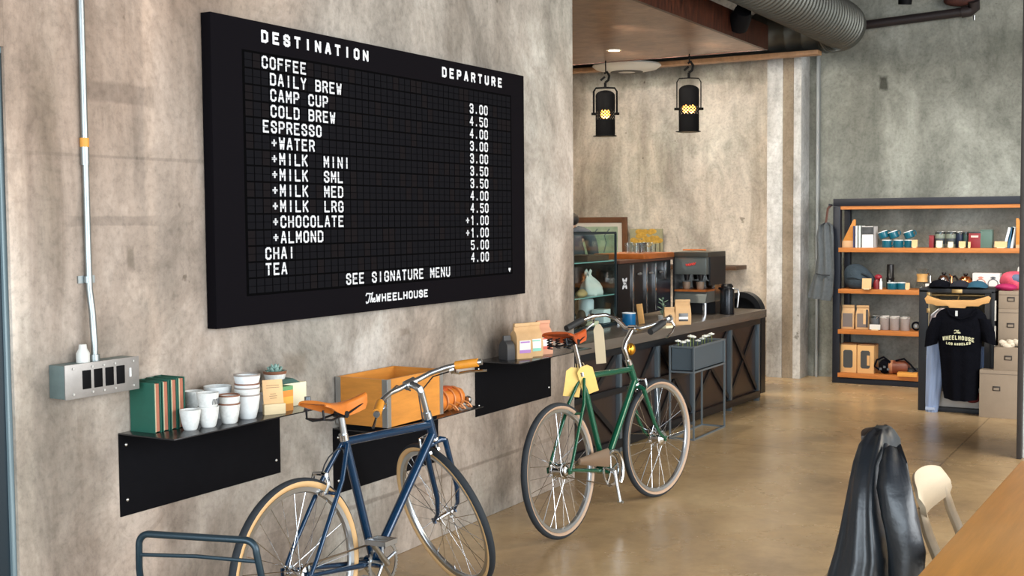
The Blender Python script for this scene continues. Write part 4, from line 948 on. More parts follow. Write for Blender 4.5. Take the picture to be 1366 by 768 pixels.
# glasses on the machine
gz = BT + MH + 0.062
for k, (xx, yy) in enumerate(((-0.08, 0.55), (-0.09, 0.66), (-0.08, 0.77), (-0.09, 0.88), (-0.18, 0.60), (-0.19, 0.72), (-0.18, 0.84), (-0.19, 0.95))):
    o = obj('drinking_glass', G().lathe([(0.026, 0), (0.034, 0.082), (0.032, 0.082), (0.0245, 0.006), (0, 0.006)][::-1] + [(0, 0.0), (0.026, 0)][:1], seg=18), glass_c, loc=(-0.50 + xx, 8.20 + yy, gz))
    tag(o, 'clear drinking glass standing upright on the copper top of the espresso machine', 'glass', 'glasses on the espresso machine')
tag(obj('copper_rod', G().tube([(-0.42, 9.30, BT + 0.53), (-0.30, 9.34, BT + 0.53), (-0.24, 9.36, BT + 0.528)], 0.006, 8), copper_tray), 'thin copper tube lying across the top of the grey coffee brewer', 'tube')
# things along the counter
def lowcup(x, y, z, r, h, label, mat=teal, rz=0.0, group=None, tilt=0.0):
    t = thing('enamel_mug', label, 'mug', (x, y, z), rz, group)
    t.rotation_euler = (0, tilt, rz)
    obj('body', G().lathe([(0, 0), (r * 0.92, 0), (r, 0.006), (r, h), (r * 0.94, h), (r * 0.93, 0.008), (0, 0.008)], seg=24), mat, t)
    obj('rim', G().lathe([(r + 0.0008, h - 0.006), (r + 0.001, h + 0.001), (r * 0.93, h + 0.001), (r * 0.93, h - 0.006)], seg=24, closed=True), white, t)
    obj('handle', G().tube([(r * 0.97, 0, h * 0.82), (r * 1.45, 0, h * 0.8), (r * 1.55, 0, h * 0.5), (r * 1.35, 0, h * 0.24), (r * 0.97, 0, h * 0.2)], 0.005, 8), mat, t)
    return t
p = counter(839, 434); lowcup(p.x, p.y, BT, 0.050, 0.095, 'blue enamel mug on the bar in front of the espresso machine', M('blue_enamel', S(18, 96, 146), 0.25), 2.4)
p = counter(852, 432); o = obj('wooden_paddle', G().box((0, 0, 0.077), (0.045, 0.012, 0.150), mat=Matrix.Rotation(-0.14, 4, 'Y')), wood_hanger, loc=(p.x + 0.015, p.y, BT), bevel=0.002); tag(o, 'small upright wooden paddle sign beside the blue enamel mug', 'sign')
p = counter(884, 431)
t = thing('potted_sprig', 'small green sprig in a white pot between the espresso machine and kraft bags', 'plant', (p.x, p.y, BT))
obj('pot', G().lathe([(0, 0), (0.028, 0), (0.036, 0.06), (0.033, 0.06), (0.028, 0.05), (0, 0.05)]), speck, t)
g = G()
leafm = M('grey_green_leaf', S(120, 148, 128), 0.6, 0, 0.2, 20)
g.tube([(0, 0, 0.04), (0.004, 0, 0.10), (0, 0.004, 0.15), (-0.004, 0, 0.19)], 0.003, 6); obj('stem', g, leafm, t)
for k in range(11):
    a = k * 2.4; z = 0.06 + 0.012 * k; m = Matrix.Rotation(a, 3, 'Z') @ Matrix.Rotation(-0.5, 3, 'Y')
    obj('leaf', G().ball((0.022 * cos(a), 0.022 * sin(a), z + .008), (0.022, 0.010, 0.003), 8, 6, m), leafm, t)
p = counter(896, 434)
def window_bag(label, loc, rz, wd, dp, h, wmat):
    t = coffee_bag('kraft_bag', label, loc, rz, wd, dp, h, kraft, group='kraft bags on the bar')
    X = dp / 2 * 1.075
    obj('window', G().bx(X, X + 0.002, -wd * 0.30, wd * 0.30, h * 0.14, h * 0.46), wmat, t, bevel=0.0005)
    obj('label_band', G().bx(X + 0.002, X + 0.0028, -wd * 0.30, wd * 0.30, h * 0.22, h * 0.32), M('label_white', S(232, 230, 226), 0.5), t)
window_bag('narrow kraft coffee bag with a dark window on the bar, beside the sprig', (p.x - 0.02, p.y, BT), -0.95, 0.075, 0.05, 0.135, M('dark_window', S(54, 52, 48), 0.2))
p = counter(914, 433)
window_bag('wide kraft coffee bag with a white band on the bar, nearest the counter edge', (p.x - 0.03, p.y + 0.02, BT), -0.95, 0.115, 0.06, 0.185, M('dark_window', S(54, 52, 48), 0.2))
p = counter(893, 438); tag(obj('paper_slip', G().box((0, 0, 0.008), (0.05, 0.10, 0.016), -0.3), cream, loc=(-0.06, 8.10, BT)), 'short stack of cream paper slips lying before the kraft bags', 'paper')
p = counter(948, 416)
t = thing('wooden_box', 'small brown wooden box with a white lid on the bar beside the black carafe', 'box', (p.x, p.y, BT))
obj('body', G().bx(-0.06, 0.06, -0.06, 0.06, 0, 0.055), wood_dark, t, bevel=0.003)
obj('lid', G().lathe([(0, 0.055), (0.05, 0.055), (0.052, 0.075), (0.03, 0.088), (0, 0.09)]), white, t)
p = counter(970, 419)
t = thing('carafe', 'tall black insulated carafe standing near the far end of the bar', 'carafe', (p.x, p.y, BT))
cam_ = M('carafe_black', S(34, 36, 40), 0.25, 0.6)
obj('body', G().lathe([(0, 0), (0.056, 0), (0.058, 0.01), (0.058, 0.195), (0.050, 0.215), (0, 0.215)], seg=28), cam_, t)
obj('lid', G().lathe([(0, 0.215), (0.048, 0.215), (0.050, 0.232), (0.036, 0.250), (0, 0.252)]), M('black_plastic', S(20, 20, 22), 0.35), t)
obj('spout', G().loft([[(-0.05, -0.02, 0.195), (-0.05, 0.02, 0.195), (-0.045, 0.02, 0.22), (-0.045, -0.02, 0.22)], [(-0.075, -0.006, 0.208), (-0.075, 0.006, 0.208), (-0.072, 0.006, 0.22), (-0.072, -0.006, 0.22)]]), cam_, t)
obj('handle', G().tube([(0.052, 0, 0.21), (0.092, 0, 0.205), (0.098, 0, 0.17), (0.090, 0, 0.09), (0.085, 0, 0.06)], 0.008, 8), alu, t)
# arched black stand beyond the counter end
t = thing('arched_stand', 'tall black arched stand behind the far end of the bar counter', 'stand', (-0.33, 10.55, 0))
A_ = M('arch_black', S(22, 24, 28), 0.3, 0.2)
Hh, Rr = 0.72, 0.19
out = [(Rr, 0), (Rr, Hh)] + [(Rr * cos(a), Hh + Rr * sin(a)) for a in [pi * k / 20 for k in range(1, 20)]] + [(-Rr, Hh), (-Rr, 0)]
inn = [(-Rr + 0.05, 0), (-Rr + 0.05, Hh)] + [((Rr - 0.05) * cos(a), Hh + (Rr - 0.05) * sin(a)) for a in [pi - pi * k / 20 for k in range(1, 20)]] + [(Rr - 0.05, Hh), (Rr - 0.05, 0)]
g = G(); n = len(out); inr = list(reversed(inn))
R = [[(u, d, v) for (u, d, v) in ((o_[0], -0.06, o_[1]), (o_[0], 0.06, o_[1]), (i_[0], 0.06, i_[1]), (i_[0], -0.06, i_[1]))] for o_, i_ in zip(out, inr)]
g.loft(R); obj('arch_frame', g, A_, t)
obj('back_panel', G().prism([(u * 0.85, v) for u, v in out], 'y', 0.02, 0.04), A_, t)
t = thing('glass_teapot', 'small dark glass teapot with gold glints beside the black arched stand', 'teapot', (-0.33, 9.86, BT))
obj('body', G().ball((0, 0, 0.055), (0.055, 0.055, 0.055)), M('amber_glass', S(58, 44, 26), 0.08, 0.3), t)
obj('lid', G().ball((0, 0, 0.112), (0.025, 0.025, 0.012)), M('brass', S(214, 152, 50), 0.22, 0.9), t)
# planter stand
p0 = at(925, 588, 'z', 0)
PX0, PX1, PY0, PY1 = -0.02, 0.172, 8.02, 8.67
t = thing('planter_stand', 'slate grey metal planter box on a thin frame stand before the bar', 'planter', ((PX0 + PX1) / 2, (PY0 + PY1) / 2, 0))
sl = M('slate_grey_metal', S(86, 98, 106), 0.45, 0.3); hx, hy = (PX1 - PX0) / 2, (PY1 - PY0) / 2
g = G()
for sx in (-1, 1):
    for sy in (-1, 1): g.box((sx * (hx - 0.006), sy * (hy - 0.006), 0.335), (0.012, 0.012, 0.67))
for z in (0.006, 0.485, 0.664):
    for sx in (-1, 1): g.box((sx * (hx - 0.006), 0, z), (0.0118, 2 * hy - 0.014, 0.012))
    for sy in (-1, 1): g.box((0, sy * (hy - 0.006), z), (2 * hx - 0.014, 0.0118, 0.012))
obj('stand_frame', g, M('grey_frame_tube', S(118, 128, 134), 0.4, 0.5), t)
g = G(); a, b_ = hx - 0.014, hy - 0.014
g.bx(-a, -a + 0.004, -b_, b_, 0.491, 0.655); g.bx(a - 0.004, a, -b_, b_, 0.491, 0.655); g.bx(-a, a, -b_, -b_ + 0.004, 0.491, 0.655); g.bx(-a, a, b_ - 0.004, b_, 0.491, 0.655); g.bx(-a, a, -b_, b_, 0.491, 0.497)
obj('planter_box', g, sl, t)
obj('soil', G().bx(-a + 0.004, a - 0.004, -b_ + 0.004, b_ - 0.004, 0.497, 0.625), M('soil', S(58, 50, 42), 0.95, 0, 0.3, 40), t)
stemm = M('flower_stem', S(120, 134, 70), 0.7)
fl = [(902, 456), (917, 455), (925, 450), (931, 455), (937, 452), (940, 449), (945, 448), (949, 446), (921, 449), (911, 457)]
for k, (px, py) in enumerate(fl):
    p = at(px, py, 'x', 0.03 + 0.09 * ((k * 0.37) % 1)); p.y = min(max(p.y, PY0 + 0.05), PY1 - 0.05)
    t = thing('white_flower', 'small white flower with a green stem growing in the slate planter', 'flower', (p.x, p.y, 0.620), k * 1.0, 'white flowers in the planter')
    h_ = max(0.03, p.z - 0.62)
    obj('stem', G().tube([(0, 0, 0), (0.004, 0, h_ * 0.5), (0, 0, h_)], 0.003, 6), stemm, t)
    g = G()
    for q in range(6):
        a = q * pi / 3; g.ball((0.012 * cos(a), 0.012 * sin(a), h_ + 0.004), (0.013, 0.011, 0.007), 8, 6)
    g.ball((0, 0, h_ + 0.007), (0.010, 0.010, 0.009), 8, 6)
    obj('petals', g, M('white_petal', S(232, 234, 226), 0.6), t)

# ------------------------------------------------------------------ behind the bar
t = tag(obj('wall_ledge', G().bx(-3.0, -0.70, 11.42, 11.74, 1.065, 1.105), wood_dark, bevel=0.003), 'dark wood ledge along the concrete wall behind the espresso machine', 'ledge')
def frame_pic(name, label, x0, x1, z0, z1, y, fw_, fmat, tilt=0.0):
    t = thing(name, label, 'painting', ((x0 + x1) / 2, y, z0)); t.rotation_euler = (-tilt, 0, 0); W2, H2 = (x1 - x0) / 2, z1 - z0
    if fw_:
        for xx in (-W2, W2 - fw_): obj('frame_side', G().bx(xx, xx + fw_, -0.03, 0, 0, H2), fmat, t, bevel=0.005)
        for zz in (0, H2 - fw_): obj('frame_rail', G().bx(-W2, W2, -0.0295, -0.0005, zz, zz + fw_), fmat, t, bevel=0.005)
    return t, W2, H2
t, W2, H2 = frame_pic('framed_painting', 'large brown framed pale landscape painting leaning behind the pastry case', -2.72, -1.935, 1.107, 1.60, 11.60, 0.058, M('brown_frame', S(96, 62, 38), 0.4, 0, 0.25, 10), -0.03)
obj('mat_board', G().bx(-W2 + 0.05, W2 - 0.05, -0.016, -0.004, 0.05, H2 - 0.05), M('pale_mat', S(196, 190, 178), 0.7), t)
pnt = M('pale_green_painting', S(142, 160, 136), 0.7, 0, 0.32, 6)
obj('canvas', G().bx(-W2 + 0.11, W2 - 0.11, -0.019, -0.016, 0.10, H2 - 0.10), pnt, t)
g = G()
for x0 in (-0.18, -0.02, 0.12):
    g.tube([(x0, -0.020, 0.12), (x0 + 0.03, -0.020, 0.22), (x0 + 0.01, -0.020, 0.30), (x0 + 0.07, -0.020, 0.37)], 0.006, 5)
obj('painted_branch', g, M('painted_grey', S(96, 110, 112), 0.7), t)
t, W2, H2 = frame_pic('canvas_painting', 'small unframed painting of yellow trees leaning on the ledge', -1.93, -1.565, 1.107, 1.475, 11.66, 0, None, -0.03)
obj('canvas', G().bx(-W2, W2, -0.022, 0, 0, H2), M('painting_sky', S(150, 148, 120), 0.7, 0, 0.2, 10), t)
g = G()
for k in range(26):
    u = -W2 + 0.03 + (2 * W2 - 0.06) * random.random(); v = H2 * (0.55 + 0.38 * random.random()); g.ball((u, -0.0225, v), (0.03 + 0.02 * random.random(), 0.002, 0.028), 8, 6)
o = obj('painted_foliage', g, M('painted_yellow', S(190, 150, 60), 0.7, 0, 0.35, 30), t); o['kind'] = 'stuff'
g = G()
for k in range(7): u = -W2 + 0.03 + k * 0.05; g.bx(u, u + 0.010, -0.0235, -0.022, 0.02, H2 * 0.7)
obj('painted_trunk', g, M('painted_brown', S(66, 56, 36), 0.7), t)
obj('painted_ground', G().bx(-W2, W2, -0.0232, -0.0222, 0, 0.09), M('painted_ground', S(86, 78, 44), 0.7, 0, 0.3, 30), t)
tag(obj('white_cup_stack', G().lathe(cup_prof(0.05, 0.03, 0.04)), white, loc=(-1.62, 11.50, 1.107)), 'small white cup on the ledge before the yellow tree painting', 'cup')

# ------------------------------------------------------------------ pendants, ducts, pipe
def pendant(label, x, y, zb, zt, style, rz):
    t = thing('pendant_lamp', label, 'pendant lamp', (x, y, zb), rz, 'black theatre pendants over the bar')
    pm = M('pendant_black', S(9, 9, 10), 0.7, 0.0, spec=0.03); r, H = 0.088, zt - zb
    band0, band1 = H * 0.36, H * 0.56
    obj('lower_shell', G().lathe([(r * 0.98, 0.0), (r, 0.02), (r, band0), (r - 0.004, band0), (r - 0.004, 0.02), (r * 0.98 - 0.004, 0)], seg=28, closed=True), pm, t)
    dome = [(r, band1)] + [(r * cos(a), band1 + (H - band1 - r * 0.55) + r * 0.55 * sin(a)) for a in [pi / 2 * k / 6 for k in range(0, 6)]] + [(0.012, H)]
    obj('upper_shell', G().lathe(dome + [(0.008, H - 0.005)] + [(max(q - 0.004, 0.008), z_ - 0.003) for q, z_ in reversed(dome[:-1])], seg=28, closed=True), pm, t)
    g = G(); nseg, nr = 36, 6
    for i in range(nseg):
        for j in range(nr):
            if (i + j) % 2: continue
            a0, a1 = 2 * pi * i / nseg, 2 * pi * (i + 1.12) / nseg; z0 = band0 + (band1 - band0) * j / nr; z1 = band0 + (band1 - band0) * (j + 1.06) / nr
            g.loft([[((r - dd) * cos(a), (r - dd) * sin(a), z_) for a, z_ in ((a0, z0), (a1, z0), (a1, z1), (a0, z1))] for dd in (0, 0.003)])
    o = obj('perforated_band', g, pm, t)
    for k, dx in enumerate((-0.028, 0.028) if style else (0.0,)):
        obj('bulb', G().ball((dx, 0, (band0 + band1) / 2 + 0.012), ((0.030, 0.030, 0.040) if style else (0.044, 0.044, 0.044))), bulb_m, t)
    g = G()
    for k in range(3):
        a = 2 * pi * k / 3 + 0.6; g.box(((r + 0.012) * cos(a), (r + 0.012) * sin(a), 0.004), (0.035, 0.014, 0.006), a)
    g.lathe([(r - 0.002, -0.004), (r + 0.014, -0.002), (r + 0.014, 0.004), (r - 0.002, 0.006)], (0, 0, 0), 28, 'z', True)
    obj('lower_ring', g, pm, t)
    yk = 0.104; top = H + (0.055 if style else 0.02)
    rr_ = 0.005 if style else 0.009
    g = G(); g.tube([(-yk, 0, band1 - 0.03), (-yk, 0, top - 0.03), (-yk + 0.02, 0, top), (0, 0, top + 0.004), (yk - 0.02, 0, top), (yk, 0, top - 0.03), (yk, 0, band1 - 0.03)], rr_, 8); obj('yoke', g, pm, t)
    for s in (-1, 1): obj('yoke_knob', G().cyl((s * (r - 0.002), 0, band1 - 0.03), (s * (yk + 0.022), 0, band1 - 0.03), 0.012, seg=10), pm, t)
    g = G(); g.cyl((0, 0, top), (0, 0, top + 0.05), 0.012, seg=8)
    g.tube([(0, 0, top + 0.05), (0.028, 0, top + 0.07), (0.036, 0, top + 0.11), (0.015, 0, top + 0.145), (-0.008, 0, top + 0.13)], 0.011, 8); g.box((-0.022, 0, top + 0.085), (0.05, 0.02, 0.018), mat=Matrix.Rotation(-0.7, 4, 'Y'))
    obj('hook_clamp', g, pm, t)
    obj('hanging_rod', G().cyl((0.004, 0, top + 0.13), (0.004, 0, 3.0 - zb), 0.006, seg=8), pm, t)
    l = bpy.data.lights.new('pendant_bulb_light', 'POINT'); l.energy = 14; l.color = (1.0, 0.72, 0.40); l.shadow_soft_size = 0.04
    lo = bpy.data.objects.new('pendant_bulb_light', l); COL.objects.link(lo); lo.parent = t; lo.location = (0, 0, 0.06)
    return t
pendant('black pendant lamp with a thick yoke, nearest the end of the concrete wall', -1.42, 9.95, 2.325, 2.735, 0, 0.5)
pendant('black pendant lamp with a thin wire yoke and two glowing bulbs', -0.62, 9.95, 2.330, 2.735, 1, 0.5)
def spot(loc, target, power, color, size=1.2, soft=0.08):
    l = bpy.data.lights.new('downlight_and_fill_beam', 'SPOT'); l.energy = power; l.color = color; l.spot_size = size; l.spot_blend = 0.9; l.shadow_soft_size = soft
    o = bpy.data.objects.new('downlight_and_fill_beam', l); COL.objects.link(o); o.location = loc; o.rotation_euler = (Vector(target) - Vector(loc)).to_track_quat('-Z', 'Y').to_euler(); return o
p = at(819, 67, 'z', 3.0)
t = thing('downlight', 'small round recessed downlight in the copper soffit', 'downlight', (p.x, p.y, 3.0))
obj('trim_ring', G().lathe([(0.05, -0.004), (0.068, -0.003), (0.068, 0.0), (0.05, 0.0)], seg=28, closed=True), M('downlight_trim', S(200, 190, 176), 0.4), t)
obj('lens', G().lathe([(0, -0.002), (0.052, -0.002), (0.052, -0.0005), (0, -0.0005)], seg=28), down_m, t)
for (xx, yy) in ((-1.07, 9.40), (-0.25, 9.35), (-1.9, 9.4), (-0.5, 8.2), (-1.3, 8.0)):  # first beam belongs to the downlight, the others are added fill without fixtures
    spot((xx, yy, 2.985), (xx + 0.05, yy + 1.6, 1.5), 72, (1.0, 0.90, 0.76), 2.3)
# spiral duct, elbow and the long duct on the back wall
duct_m = M('duct_steel', S(104, 106, 102), 0.5, 0.8, 0.14, 6)
t = thing('spiral_duct', 'large galvanised spiral duct running under the ceiling towards the back wall', 'duct', (0.385, 11.4, 3.325))
def ribbed(path, r, rib=0.012, step=0.085):
    """a tube with raised ribs along a path of points"""
    P = [Vector(p) for p in path]; d = [0]
    for a, b_ in zip(P, P[1:]): d.append(d[-1] + (b_ - a).length)
    pts, rad = [], []; s = 0.0
    def samp(q):
        for k in range(len(P) - 1):
            if q <= d[k + 1] or k == len(P) - 2:
                f = (q - d[k]) / max(d[k + 1] - d[k], 1e-6); return P[k].lerp(P[k + 1], min(max(f, 0), 1))
    while s < d[-1]:
        for off, rr_ in ((0.0, r), (step * 0.70, r), (step * 0.80, r + rib), (step * 0.90, r + rib)):
            if s + off <= d[-1]: pts.append(samp(s + off)); rad.append(rr_)
        s += step
    return pts, rad
RD = 0.205
pts, rad = ribbed([(0, -11.0, 0), (0, -0.25, 0)], RD)
obj('main_run', G().tube(pts, rad, 32), duct_m, t)
arc = [(-0.25 + 0.25 * cos(a), -0.25 + 0.25 * sin(a), 0) for a in [pi / 2 * k / 12 for k in range(13)]]
pts, rad = ribbed(arc, RD, 0.010, 0.06); obj('elbow', G().tube(pts, rad, 32), duct_m, t)
pts, rad = ribbed([(-0.25, 0, 0), (-3.4, 0, 0)], RD, 0.010, 0.16); obj('branch_run', G().tube(pts, rad, 32), duct_m, t)
tag(obj('duct_warm_light_strip', G().bx(-3.2, 0.16, 11.19, 11.33, 3.085, 3.125), M('warm_light_tan', S(176, 134, 96), 0.5, 0, 0.2, 8, (3, 1, 1)), bevel=0.004), 'added tan strip painting warm light under the back duct', 'painted light strip')  # tan colour stands in for warm light on the duct's underside
p = at(836, 90, 'y', 11.0)
t = thing('air_diffuser', 'round white ceiling air diffuser with a dark slot above the pendants', 'air diffuser', (p.x, 11.0, 3.02))
wp = M('white_diffuser', S(222, 222, 216), 0.5)
obj('dish', G().lathe([(0, 0.0), (0.14, 0.0), (0.30, 0.03), (0.34, 0.06), (0.33, 0.075), (0, 0.08)], seg=40), wp, t)
obj('slot', G().lathe([(0.085, -0.003), (0.16, 0.0), (0.16, 0.004), (0.085, 0.002)], seg=36, closed=True), M('diffuser_slot', S(56, 54, 52), 0.6), t)
obj('neck', G().cyl((0, 0.10, 0.07), (0, 0.10, 0.16), 0.10), wp, t)
t = thing('sprinkler_pipe', 'dark sprinkler pipe running along the top of the back wall', 'pipe', (0.3, 11.80, 3.44))
pm = M('pipe_dark', S(40, 33, 34), 0.55, 0.1)
obj('pipe', G().cyl((-0.1, 0, -0.045), (1.06, 0, 0.01), 0.042, seg=16), pm, t)
obj('elbow', G().tube([(1.02, 0, 0.008), (1.09, 0, 0.012), (1.13, 0, 0.04), (1.13, -0.05, 0.10)], 0.052, 12), pm, t)
obj('valve', G().ball((1.02, -0.02, 0.12), (0.16, 0.07, 0.06)), M('rusty_valve', S(66, 34, 28), 0.7, 0, 0.3, 20), t)
obj('nozzle', G().cyl((1.13, 0, -0.075), (1.13, 0, -0.03), 0.012), alu, t)
def track_spot(label, px, py, Y, zt=4.0, lit=False, tilt=0.5, scale=1.0):
    p = at(px, py, 'y', Y); t = thing('track_spotlight', label, 'spotlight', (p.x, Y, p.z), 0.6)
    bm_ = M('spot_black', S(14, 14, 16), 0.6, spec=0.1)
    m = Matrix.Rotation(tilt, 4, 'X')
    obj('can', G().lathe([(0.058 * scale, 0), (0.062 * scale, 0.10), (0.05 * scale, 0.17), (0, 0.175), (0, 0.02), (0.05 * scale, 0.01)][:4] + [(0, 0.16)], seg=20).xf(m), bm_, t)
    obj('lens', G().lathe([(0, 0.004), (0.052 * scale, 0.004), (0.052 * scale, 0.010), (0, 0.012)], seg=20).xf(m), down_m if lit else alu, t)
    obj('stem', G().cyl((0, 0, 0.14), (0, 0, zt - p.z), 0.012), bm_, t)
track_spot('black track spotlight beside the spiral duct, its face pale', 985, 36, 9.2, 4.0, False, 0.9, 1.3)
spot((1.3, 8.9, 3.85), (1.1, 11.85, 0.45), 260, (1.0, 0.98, 0.94), 1.15, 0.15)  # added spot without a fixture, brightens the wall behind the shop shelves
track_spot('small lit spotlight at the top edge above the shop shelves', 1207, 6, 11.2, 4.0, True, 0.2)
# ------------------------------------------------------------------ shop shelf on the back wall
YF, YB = 11.49, 11.86
t = thing('shop_shelf', 'black steel shop shelving unit with pine boards on the back wall', 'shelving unit', (0.234, YF, 0))
dk = M('shelf_black_steel', S(30, 34, 44), 0.45, 0.3)
SW = 1.82
for xx in (0.0, SW):
    obj('post', G().bx(xx, xx + 0.068, 0, 0.068, 0, 1.68), dk, t, bevel=0.002)
    obj('post', G().bx(xx + 0.03, xx + 0.085, 0.30, 0.37, 0, 1.68), dk, t, bevel=0.002)
obj('top_beam', G().bx(0, SW + 0.068, 0, 0.37, 1.682, 1.752), dk, t, bevel=0.002)
obj('base_beam', G().bx(0, SW + 0.068, 0.002, 0.068, 0.0, 0.052), dk, t, bevel=0.002)
obj('top_board', G().bx(0.06, SW + 0.02, 0.01, 0.36, 1.650, 1.682), wood_shelf, t)
for z in (0.10, 0.515, 0.90, 1.29):
    obj('board', G().bx(0.055, SW + 0.01, -0.012, 0.365, z - 0.042, z), wood_shelf, t, bevel=0.002)
SH = (0.10, 0.515, 0.90, 1.29)
YI = 11.60
def sx(px, py=330, Y=YI): return at(px, py, 'y', Y).x
def sh(py, z, Y=YI, px=1200): return at(px, py, 'y', Y).z - z
PXM = 1 / (sx(1201) - sx(1200))                     # photo pixels to a metre at that distance
# wooden bracket bookends
def bracket(label, x, mirror):
    t = thing('wooden_bookend', label, 'bookend', (x, YI - 0.02, SH[3]))
    w_, h_ = 0.150, 0.265
    poly = [(0, 0), (w_, 0), (w_, h_), (w_ - 0.02, h_)] if not mirror else [(0, 0), (0.055, 0), (0.055, h_ * 0.75), (0.02, h_), (0, h_)]
    obj('board', G().prism(poly, 'y', -0.012, 0.012), wood_orange, t, bevel=0.002)
    obj('foot', G().bx(0.03, w_ - 0.01, -0.03, 0.03, 0, 0.065) if not mirror else G().bx(0.005, 0.05, -0.05, 0.05, 0, 0.03), M('pale_bookend_foot', S(208, 168, 126), 0.6), t, bevel=0.003)
bracket('triangular wooden bookend at the left end of the top shop shelf', sx(1121), False)
bracket('tall wooden bookend at the right end of the top shop shelf', sx(1355.5), True)
def book(label, x, w_, h_, c, z, d=0.16, tilt=0.0, group='books on the shop shelf', back=None):
    t = thing('book', label, 'book', (x, YI, z), 0, group); t.rotation_euler = (0, tilt, 0)
    cm = M('bookcover_%d_%d_%d' % tuple(int(255 * v) for v in c[:3]), c, 0.5)
    g = G(); g.bx(0, 0.003, -d / 2, d / 2, 0, h_); g.bx(w_ - 0.003, w_, -d / 2, d / 2, 0, h_); g.bx(0, w_, -d / 2, -d / 2 + 0.003, 0, h_); obj('cover', g, cm, t)
    obj('pages', G().bx(0.003, w_ - 0.003, -d / 2 + 0.003, d / 2 - 0.004, 0.003, h_ - 0.003), cream, t)
    if back: obj('cover_print', G().bx(0.004, w_ - 0.004, -d / 2 - 0.0015, -d / 2, h_ * 0.62, h_ * 0.97), back, t)
book('slim navy book beside the triangular bookend', sx(1140.5), 0.017, 0.205, S(70, 74, 112), SH[3])
book('white spined book second from the triangular bookend', sx(1143.5), 0.024, 0.206, S(226, 228, 228), SH[3])
book('pale blue white book third from the triangular bookend', sx(1147.6), 0.026, 0.207, S(206, 216, 214), SH[3])
book('thick white book with a dark photo across its top', sx(1152), 0.112, 0.200, S(224, 222, 220), SH[3], back=M('photo_grey', S(66, 68, 70), 0.5, 0, 0.6, 14))
for lb, px, c, tl in (('pale leaning book nearest the kraft card on the top shop shelf', 1339, S(214, 222, 224), 0.22), ('blue leaning book on the top shop shelf', 1344, S(34, 88, 122), 0.20), ('second pale leaning book, between the blue book and tall bookend', 1348.5, S(196, 206, 210), 0.10)):
    book(lb, sx(px), 0.028, 0.190, c, SH[3] + 0.001, 0.14, tl, 'leaning books on the shop shelf')
# mugs
mr, mh = 0.044, 0.072
for k, px in enumerate((1183, 1198.5, 1213)):
    lowcup(sx(px), YI, SH[3], mr, mh, ['teal enamel mug, lower left of the six on the top shelf', 'teal enamel mug, lower middle of the six on the top shelf', 'teal enamel mug behind the small kraft card, lower row'][k], teal, -0.3, 'teal mugs on the top shelf')
for k, px in enumerate((1180, 1193.5, 1214)):
    o = lowcup(sx(px), YI, SH[3] + mh + 0.006, mr, mh * 0.9, ['tilted teal mug, upper left of the six on the top shelf', 'tilted teal mug, upper middle of the six on the top shelf', 'tilted teal mug above the small kraft card'][k], teal, 0.0, 'teal mugs on the top shelf', -0.34)
    o.location.z += 0.010
def card(label, px, z, w_, h_, Y=YI - 0.075, mat=kraft_card, rz=0.0, group=None, cut=True):
    t = thing('price_card', label, 'price card', (sx(px, 330, Y), Y, z), rz, group)
    obj('card', G().box((0, 0, h_ / 2 + 0.006), (w_, 0.003, h_), mat=Matrix.Rotation(-0.12, 4, 'X')), mat, t)
    obj('foot', G().bx(-w_ * 0.3, w_ * 0.3, -0.012, 0.018, 0, 0.010), wood_pale, t)
    return t
card('small kraft card before the right teal mugs', 1220, SH[3], 0.052, 0.068)
card('star shaped pale card before the left glass canister', 1253, SH[3], 0.055, 0.06, mat=cream)
card('pale card before the second glass canister', 1268, SH[3], 0.045, 0.05, mat=cream)
card('kraft card before the navy tin on the top shelf', 1283.5, SH[3], 0.058, 0.055)
card('small kraft card between the green tumbler and red tin', 1293, SH[3], 0.022, 0.05)
card('wide kraft card before the leaning books', 1335, SH[3], 0.105, 0.055)
def canister(label, px, w_, h_, mat, lid, z=SH[3], group='canisters on the top shelf', d=0.09, Y=YI, round_=True, band=None, clip=True):
    t = thing('canister', label, 'canister', (sx(px), Y, z), 0, group)
    if round_:
        obj('body', G().lathe([(0, 0), (w_ / 2 - 0.003, 0), (w_ / 2, 0.004), (w_ / 2, h_ * 0.9), (0, h_ * 0.9)], seg=22), mat, t)
        obj('lid', G().lathe([(0, h_ * 0.9), (w_ / 2 + 0.001, h_ * 0.9), (w_ / 2 + 0.001, h_), (0, h_)], seg=22), lid, t)
        if band: obj('label_band', G().lathe([(w_ / 2 + 0.0006, h_ * 0.25), (w_ / 2 + 0.0012, h_ * 0.26), (w_ / 2 + 0.0012, h_ * 0.6), (w_ / 2 + 0.0006, h_ * 0.61)], seg=22, closed=True), band, t)
        if clip: obj('wire_clip', G().tube([(w_ * 0.2, -w_ / 2, h_ * 0.85), (w_ * 0.35, -w_ / 2 - 0.008, h_ * 0.95), (w_ * 0.5, -0.01, h_ * 1.05), (-w_ * 0.3, 0, h_ * 1.04)], 0.003, 6), alu, t)
    else:
        obj('body', G().bx(-w_ / 2, w_ / 2, -d / 2, d / 2, 0, h_ * 0.92), mat, t, bevel=0.004)
        obj('lid', G().bx(-w_ / 2, w_ / 2, -d / 2, d / 2, h_ * 0.92, h_), lid, t, bevel=0.003)
        if band: obj('label_band', G().bx(-w_ * 0.3, w_ * 0.3, -d / 2 - 0.001, -d / 2, h_ * 0.66, h_ * 0.78), band, t)
    return t
tin_red = M('dark_red_tin', S(132, 34, 40), 0.4); tin_navy = M('navy_tin', S(28, 40, 62), 0.4); tin_green = M('green_grey_tin', S(84, 110, 100), 0.45); tin_l = M('tin_lid', S(72, 80, 82), 0.3, 0.7)
canister('small dark red box left of the glass canisters', 1243.5, 0.042, 0.115, tin_red, tin_red, round_=False)
gjar = M('grey_green_jar', S(126, 134, 120), 0.2, 0, 0.3, 20)
